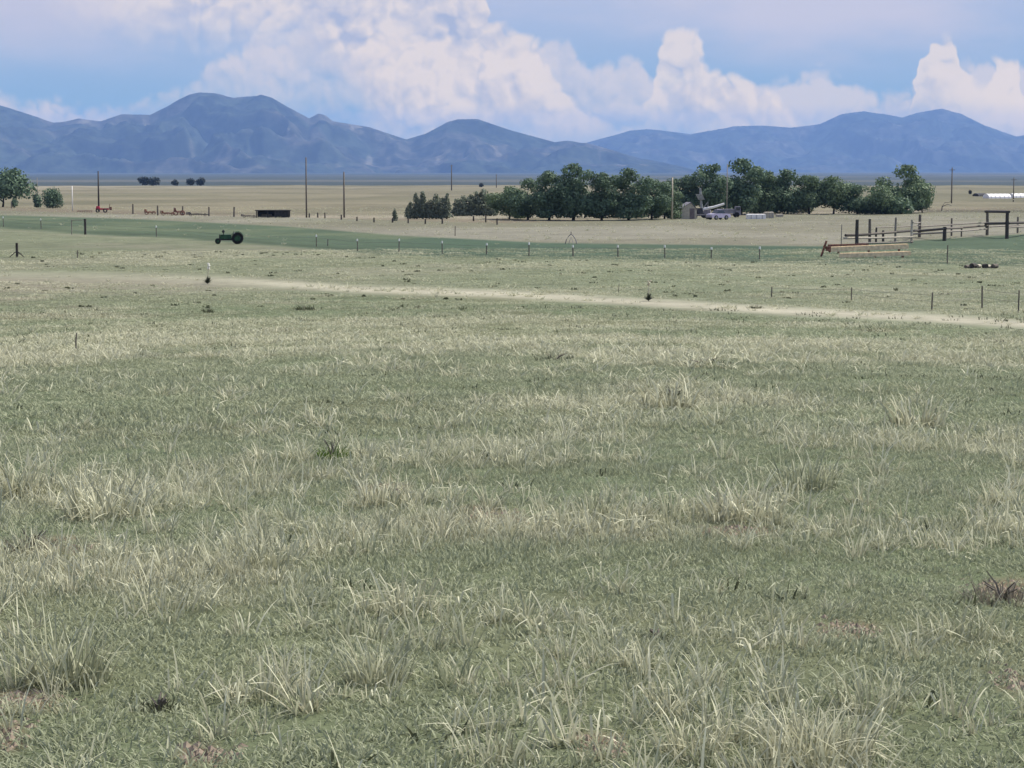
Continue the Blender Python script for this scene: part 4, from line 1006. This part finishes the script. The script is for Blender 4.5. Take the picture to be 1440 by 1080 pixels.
# single clumps one can point to
def clump(px, base, wpx, hpx, label, dry, n=70, seed=0, name='grass_clump', tone=(.1, 1), cat='grass clump', kink=.3, m=None):
    p = hit(px, base); s0 = F / p.y; rg = np.random.default_rng(seed + 500)
    hpx *= .85; h = hpx / s0; w = wpx / s0
    v, f, t_ = blades(rg, int(n * 2.0), w * .40, h * .25, h * 1.1, max(.008, 2.6 / s0) * (.8 + .5 * rg.uniform()), .22, .27, kink + .25, tone, 4)
    me = bpy.data.meshes.new(name); me.from_pydata(v, [], f)
    me.attributes.new('tone', 'FLOAT', 'POINT').data.foreach_set('value', np.array(t_, np.float32))
    me.attributes.new('dry', 'FLOAT', 'POINT').data.foreach_set('value', np.full(len(v), dry, np.float32) + rg.normal(0, .1, len(v)).astype(np.float32) * 0)
    me.materials.append(m or GRASS)
    o = bpy.data.objects.new(name, me); COL.objects.link(o); o.location = p
    return tag(o, label, cat, 'standing grass clumps' if name == 'grass_clump' else None)
clump(95, 960, 150, 150, 'big yellow green grass clump near the lower left corner', .42, 110, 1)
clump(1150, 1075, 190, 170, 'large tangled straw coloured clump at the bottom right', .85, 170, 2, kink=.6)
clump(530, 960, 110, 110, 'green and straw clump left of the middle bottom', .5, 80, 3)
clump(370, 800, 130, 110, 'clump of upright straw stems left of the middle', .65, 90, 4)
clump(560, 860, 150, 110, 'sprawling straw clump with bent stems left of the middle', .8, 60, 5, kink=.8)
clump(235, 860, 150, 110, 'loose pale stems above the lower left clump', .75, 50, 6, kink=.6)
clump(830, 730, 90, 60, 'bright green clump in the middle of the field', .15, 80, 7)
clump(1040, 730, 130, 80, 'pinkish straw clump right of the middle', .95, 90, 8)
clump(1130, 690, 110, 90, 'yellow green clump on the right below the dry belt', .35, 90, 9)
clump(540, 712, 90, 60, 'reddish dry clump in the centre left', .95, 70, 10)
clump(1290, 600, 90, 60, 'tall straw clump right side in the middle distance', .9, 60, 11)
clump(970, 1060, 120, 120, 'straw clump left of the large tangled clump', .8, 80, 12, kink=.5)
clump(1220, 1000, 130, 120, 'scattered green and straw stems on the lower right', .55, 60, 13, kink=.5)
clump(30, 700, 120, 110, 'dense straw clump at the left edge', .8, 90, 14)
clump(150, 730, 150, 100, 'wide band of straw stems near the left edge', .85, 110, 15)
clump(1340, 900, 130, 110, 'loose stems at the right edge below the dark hollow', .6, 50, 16, kink=.6)
clump(940, 575, 90, 60, 'pale clump right of the middle in the middle distance', .85, 70, 17)
clump(700, 1070, 150, 120, 'straw stems at the bottom middle', .7, 60, 18, kink=.6)
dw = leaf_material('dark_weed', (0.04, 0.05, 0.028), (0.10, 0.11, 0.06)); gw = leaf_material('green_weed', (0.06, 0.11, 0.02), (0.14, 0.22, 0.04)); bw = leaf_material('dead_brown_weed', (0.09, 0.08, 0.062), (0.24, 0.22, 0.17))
def weed(px, base, wpx, hpx, label, m, n, seed):
    p = hit(px, base); s0 = F / p.y; rg = np.random.default_rng(seed + 900); h = hpx / s0; w = wpx / s0
    t = thing('weed', label, 'weed', p, 0)
    v, f, _ = blades(rg, int(n * 1.3), w * .5, h * .2, h * 1.0, max(.007, 1.6 / s0), .7, .5, .5, (0, 1), 3)
    MB().add(v, f).build('foliage', m, t)
    st = MB()
    for k in range(7):
        a_ = rg.uniform(0, 6.28); e = (math.cos(a_) * w * .3, math.sin(a_) * w * .3, h * rg.uniform(.5, .9))
        st.tube([(0, 0, -.02), (e[0] * .4, e[1] * .4, e[2] * .6), e], [.008, .006, .003], 4)
    st.build('stem', M['wood'], t)
weed(468, 646, 40, 32, 'small bright green leafy weed left of the middle', gw, 260, 1)
weed(45, 775, 70, 36, 'dark dead weed patch near the left edge', bw, 260, 2)
weed(1410, 846, 110, 44, 'dark brownish weed hollow at the right edge', bw, 260, 3)
weed(925, 900, 40, 18, 'small dark weed in the green turf right of the middle', dw, 120, 4)
weed(223, 1000, 46, 26, 'dark weed tangle near the bottom left', dw, 160, 5)
weed(945, 560, 40, 20, 'dark hollow weed under the pale clump', dw, 120, 6)
weed(990, 514, 80, 14, 'long dark weed strip beneath the dry belt right of the middle', dw, 160, 7)
weed(780, 508, 60, 14, 'dark weed strip beneath the dry belt in the middle', dw, 140, 8)
weed(1405, 486, 20, 12, 'small dark weed right below the pale track', dw, 60, 9)
weed(590, 434, 14, 8, 'tiny dark weed above the dry belt in the middle', dw, 60, 10)
weed(1063, 434, 14, 7, 'tiny dark weed on the pale track', dw, 60, 11)
weed(293, 440, 16, 10, 'dark weed just below the flowering yucca', dw, 60, 12)
weed(430, 436, 26, 10, 'dark weed with pale stems right of the flowering yucca', dw, 80, 13)
# small tufts and dark weeds dotted over the middle field (uncountable)
N_ = 420; x, y, z, d, px, py = sites(N_, 90, 178, pw=2.0)
wp = MB()
for i in range(N_):
    if py[i] < poly(px[i], LO) + 3 or abs(py[i] - poly(px[i], PATH)) < 9: continue
    h = random.uniform(.04, .13); w = random.uniform(.12, .4)
    for k in range(6):
        a = random.uniform(0, 6.28); r_ = random.uniform(0, w)
        wp.add([(x[i] + math.cos(a) * r_ - .06, y[i] + math.sin(a) * r_, z[i]), (x[i] + math.cos(a) * r_ + .06, y[i] + math.sin(a) * r_ + .03, z[i]), (x[i] + math.cos(a) * r_ + random.uniform(-.08, .08), y[i] + math.sin(a) * r_, z[i] + h)], [(0, 1, 2)])
tag(wp.build('ground_weeds', dw), None, None, kind='stuff')

# small clods and pebbles on the bare spots and between the tufts (uncountable)
cl_ = MB()
def clod(q, e):
    pts = [(1, 0, 0), (0, 1, 0), (-1, 0, 0), (0, -1, 0), (0, 0, .7), (0, 0, -.7)]
    cl_.add([q + Vector([c * e * random.uniform(.6, 1.3) for c in p_]) for p_ in pts], [(0, 1, 4), (1, 2, 4), (2, 3, 4), (3, 0, 4), (1, 0, 5), (2, 1, 5), (3, 2, 5), (0, 3, 5)])
for sx, sy, w, h in SOIL:
    c0 = hit(sx, min(sy, 1075)); sc_ = F / c0.y
    for k in range(55):
        X_ = c0.x + random.gauss(0, .5) * w / sc_; Y_ = c0.y + random.gauss(0, .5) * h / sc_ * 5
        clod(Vector((X_, Y_, float(ground(X_, Y_)))), random.uniform(.008, .028))
tag(cl_.build('soil_clods', mat('dry_soil_clods', (0.21, 0.17, 0.13), 0.95, 0.4, 20)), None, None, kind='stuff')
# dark weeds and litter low in the grass (uncountable)
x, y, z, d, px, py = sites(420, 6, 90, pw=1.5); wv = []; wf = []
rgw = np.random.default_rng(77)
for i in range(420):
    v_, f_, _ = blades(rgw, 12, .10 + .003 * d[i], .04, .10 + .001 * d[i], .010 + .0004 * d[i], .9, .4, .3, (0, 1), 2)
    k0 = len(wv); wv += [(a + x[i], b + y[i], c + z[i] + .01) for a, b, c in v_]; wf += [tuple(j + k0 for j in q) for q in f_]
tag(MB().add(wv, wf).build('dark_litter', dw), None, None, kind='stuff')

# yuccas
def yucca(px, base, top, label, flower=True, seed=0, lean=.0, s=1.0):
    p = hit(px, base); s0 = F / p.y; rg = random.Random(seed); H = (base - top) / s0
    t = thing('yucca', label, 'yucca', p, 0, 'yucca plants standing out of the grass')
    lf = MB()
    for k in range(70):
        a = rg.uniform(0, 6.28); e = rg.uniform(.25, 1.45); L_ = rg.uniform(.35, .55) * s
        d = Vector((math.cos(a) * math.cos(e), math.sin(a) * math.cos(e), math.sin(e))); sd_ = d.cross(Vector((0, 0, 1))).normalized() * .022
        b_ = Vector((0, 0, .04)); m_ = b_ + d * L_ * .5
        lf.add([b_ - sd_, b_ + sd_, m_ + sd_ * 1.1, m_ - sd_ * 1.1, b_ + d * L_ - Vector((0, 0, .03))], [(0, 1, 2, 3), (3, 2, 4)])
    lf.build('leaves', M['yleaf'], t)
    MB().tube([(0, 0, 0), (lean * .5, 0, H * .5), (lean, 0, H)], [.025, .02, .012], 6).build('stalk', M['pale'], t)
    fl = MB()
    for k in range(26 if flower else 8):
        f = rg.uniform(.72, 1.0) if flower else rg.uniform(.8, 1); a = rg.uniform(0, 6.28); r_ = rg.uniform(.02, .10)
        c = Vector((lean * f + math.cos(a) * r_, math.sin(a) * r_, H * f)); q = .045
        fl.add([c + Vector((q, 0, 0)), c + Vector((0, q, 0)), c + Vector((-q, 0, 0)), c + Vector((0, -q, 0)), c + Vector((0, 0, q)), c + Vector((0, 0, -q * 1.3))],
               [(0, 1, 4), (1, 2, 4), (2, 3, 4), (3, 0, 4), (1, 0, 5), (2, 1, 5), (3, 2, 5), (0, 3, 5)])
    fl.build('flowers', M['yflower'] if flower else M['pale'], t)
yucca(292, 400, 371, 'dark yucca with a bright white flower stalk on the left side', True, 1, .06)
yucca(912, 424, 395, 'yucca with a pale faded stalk above the pale track', False, 2, .02, .8)
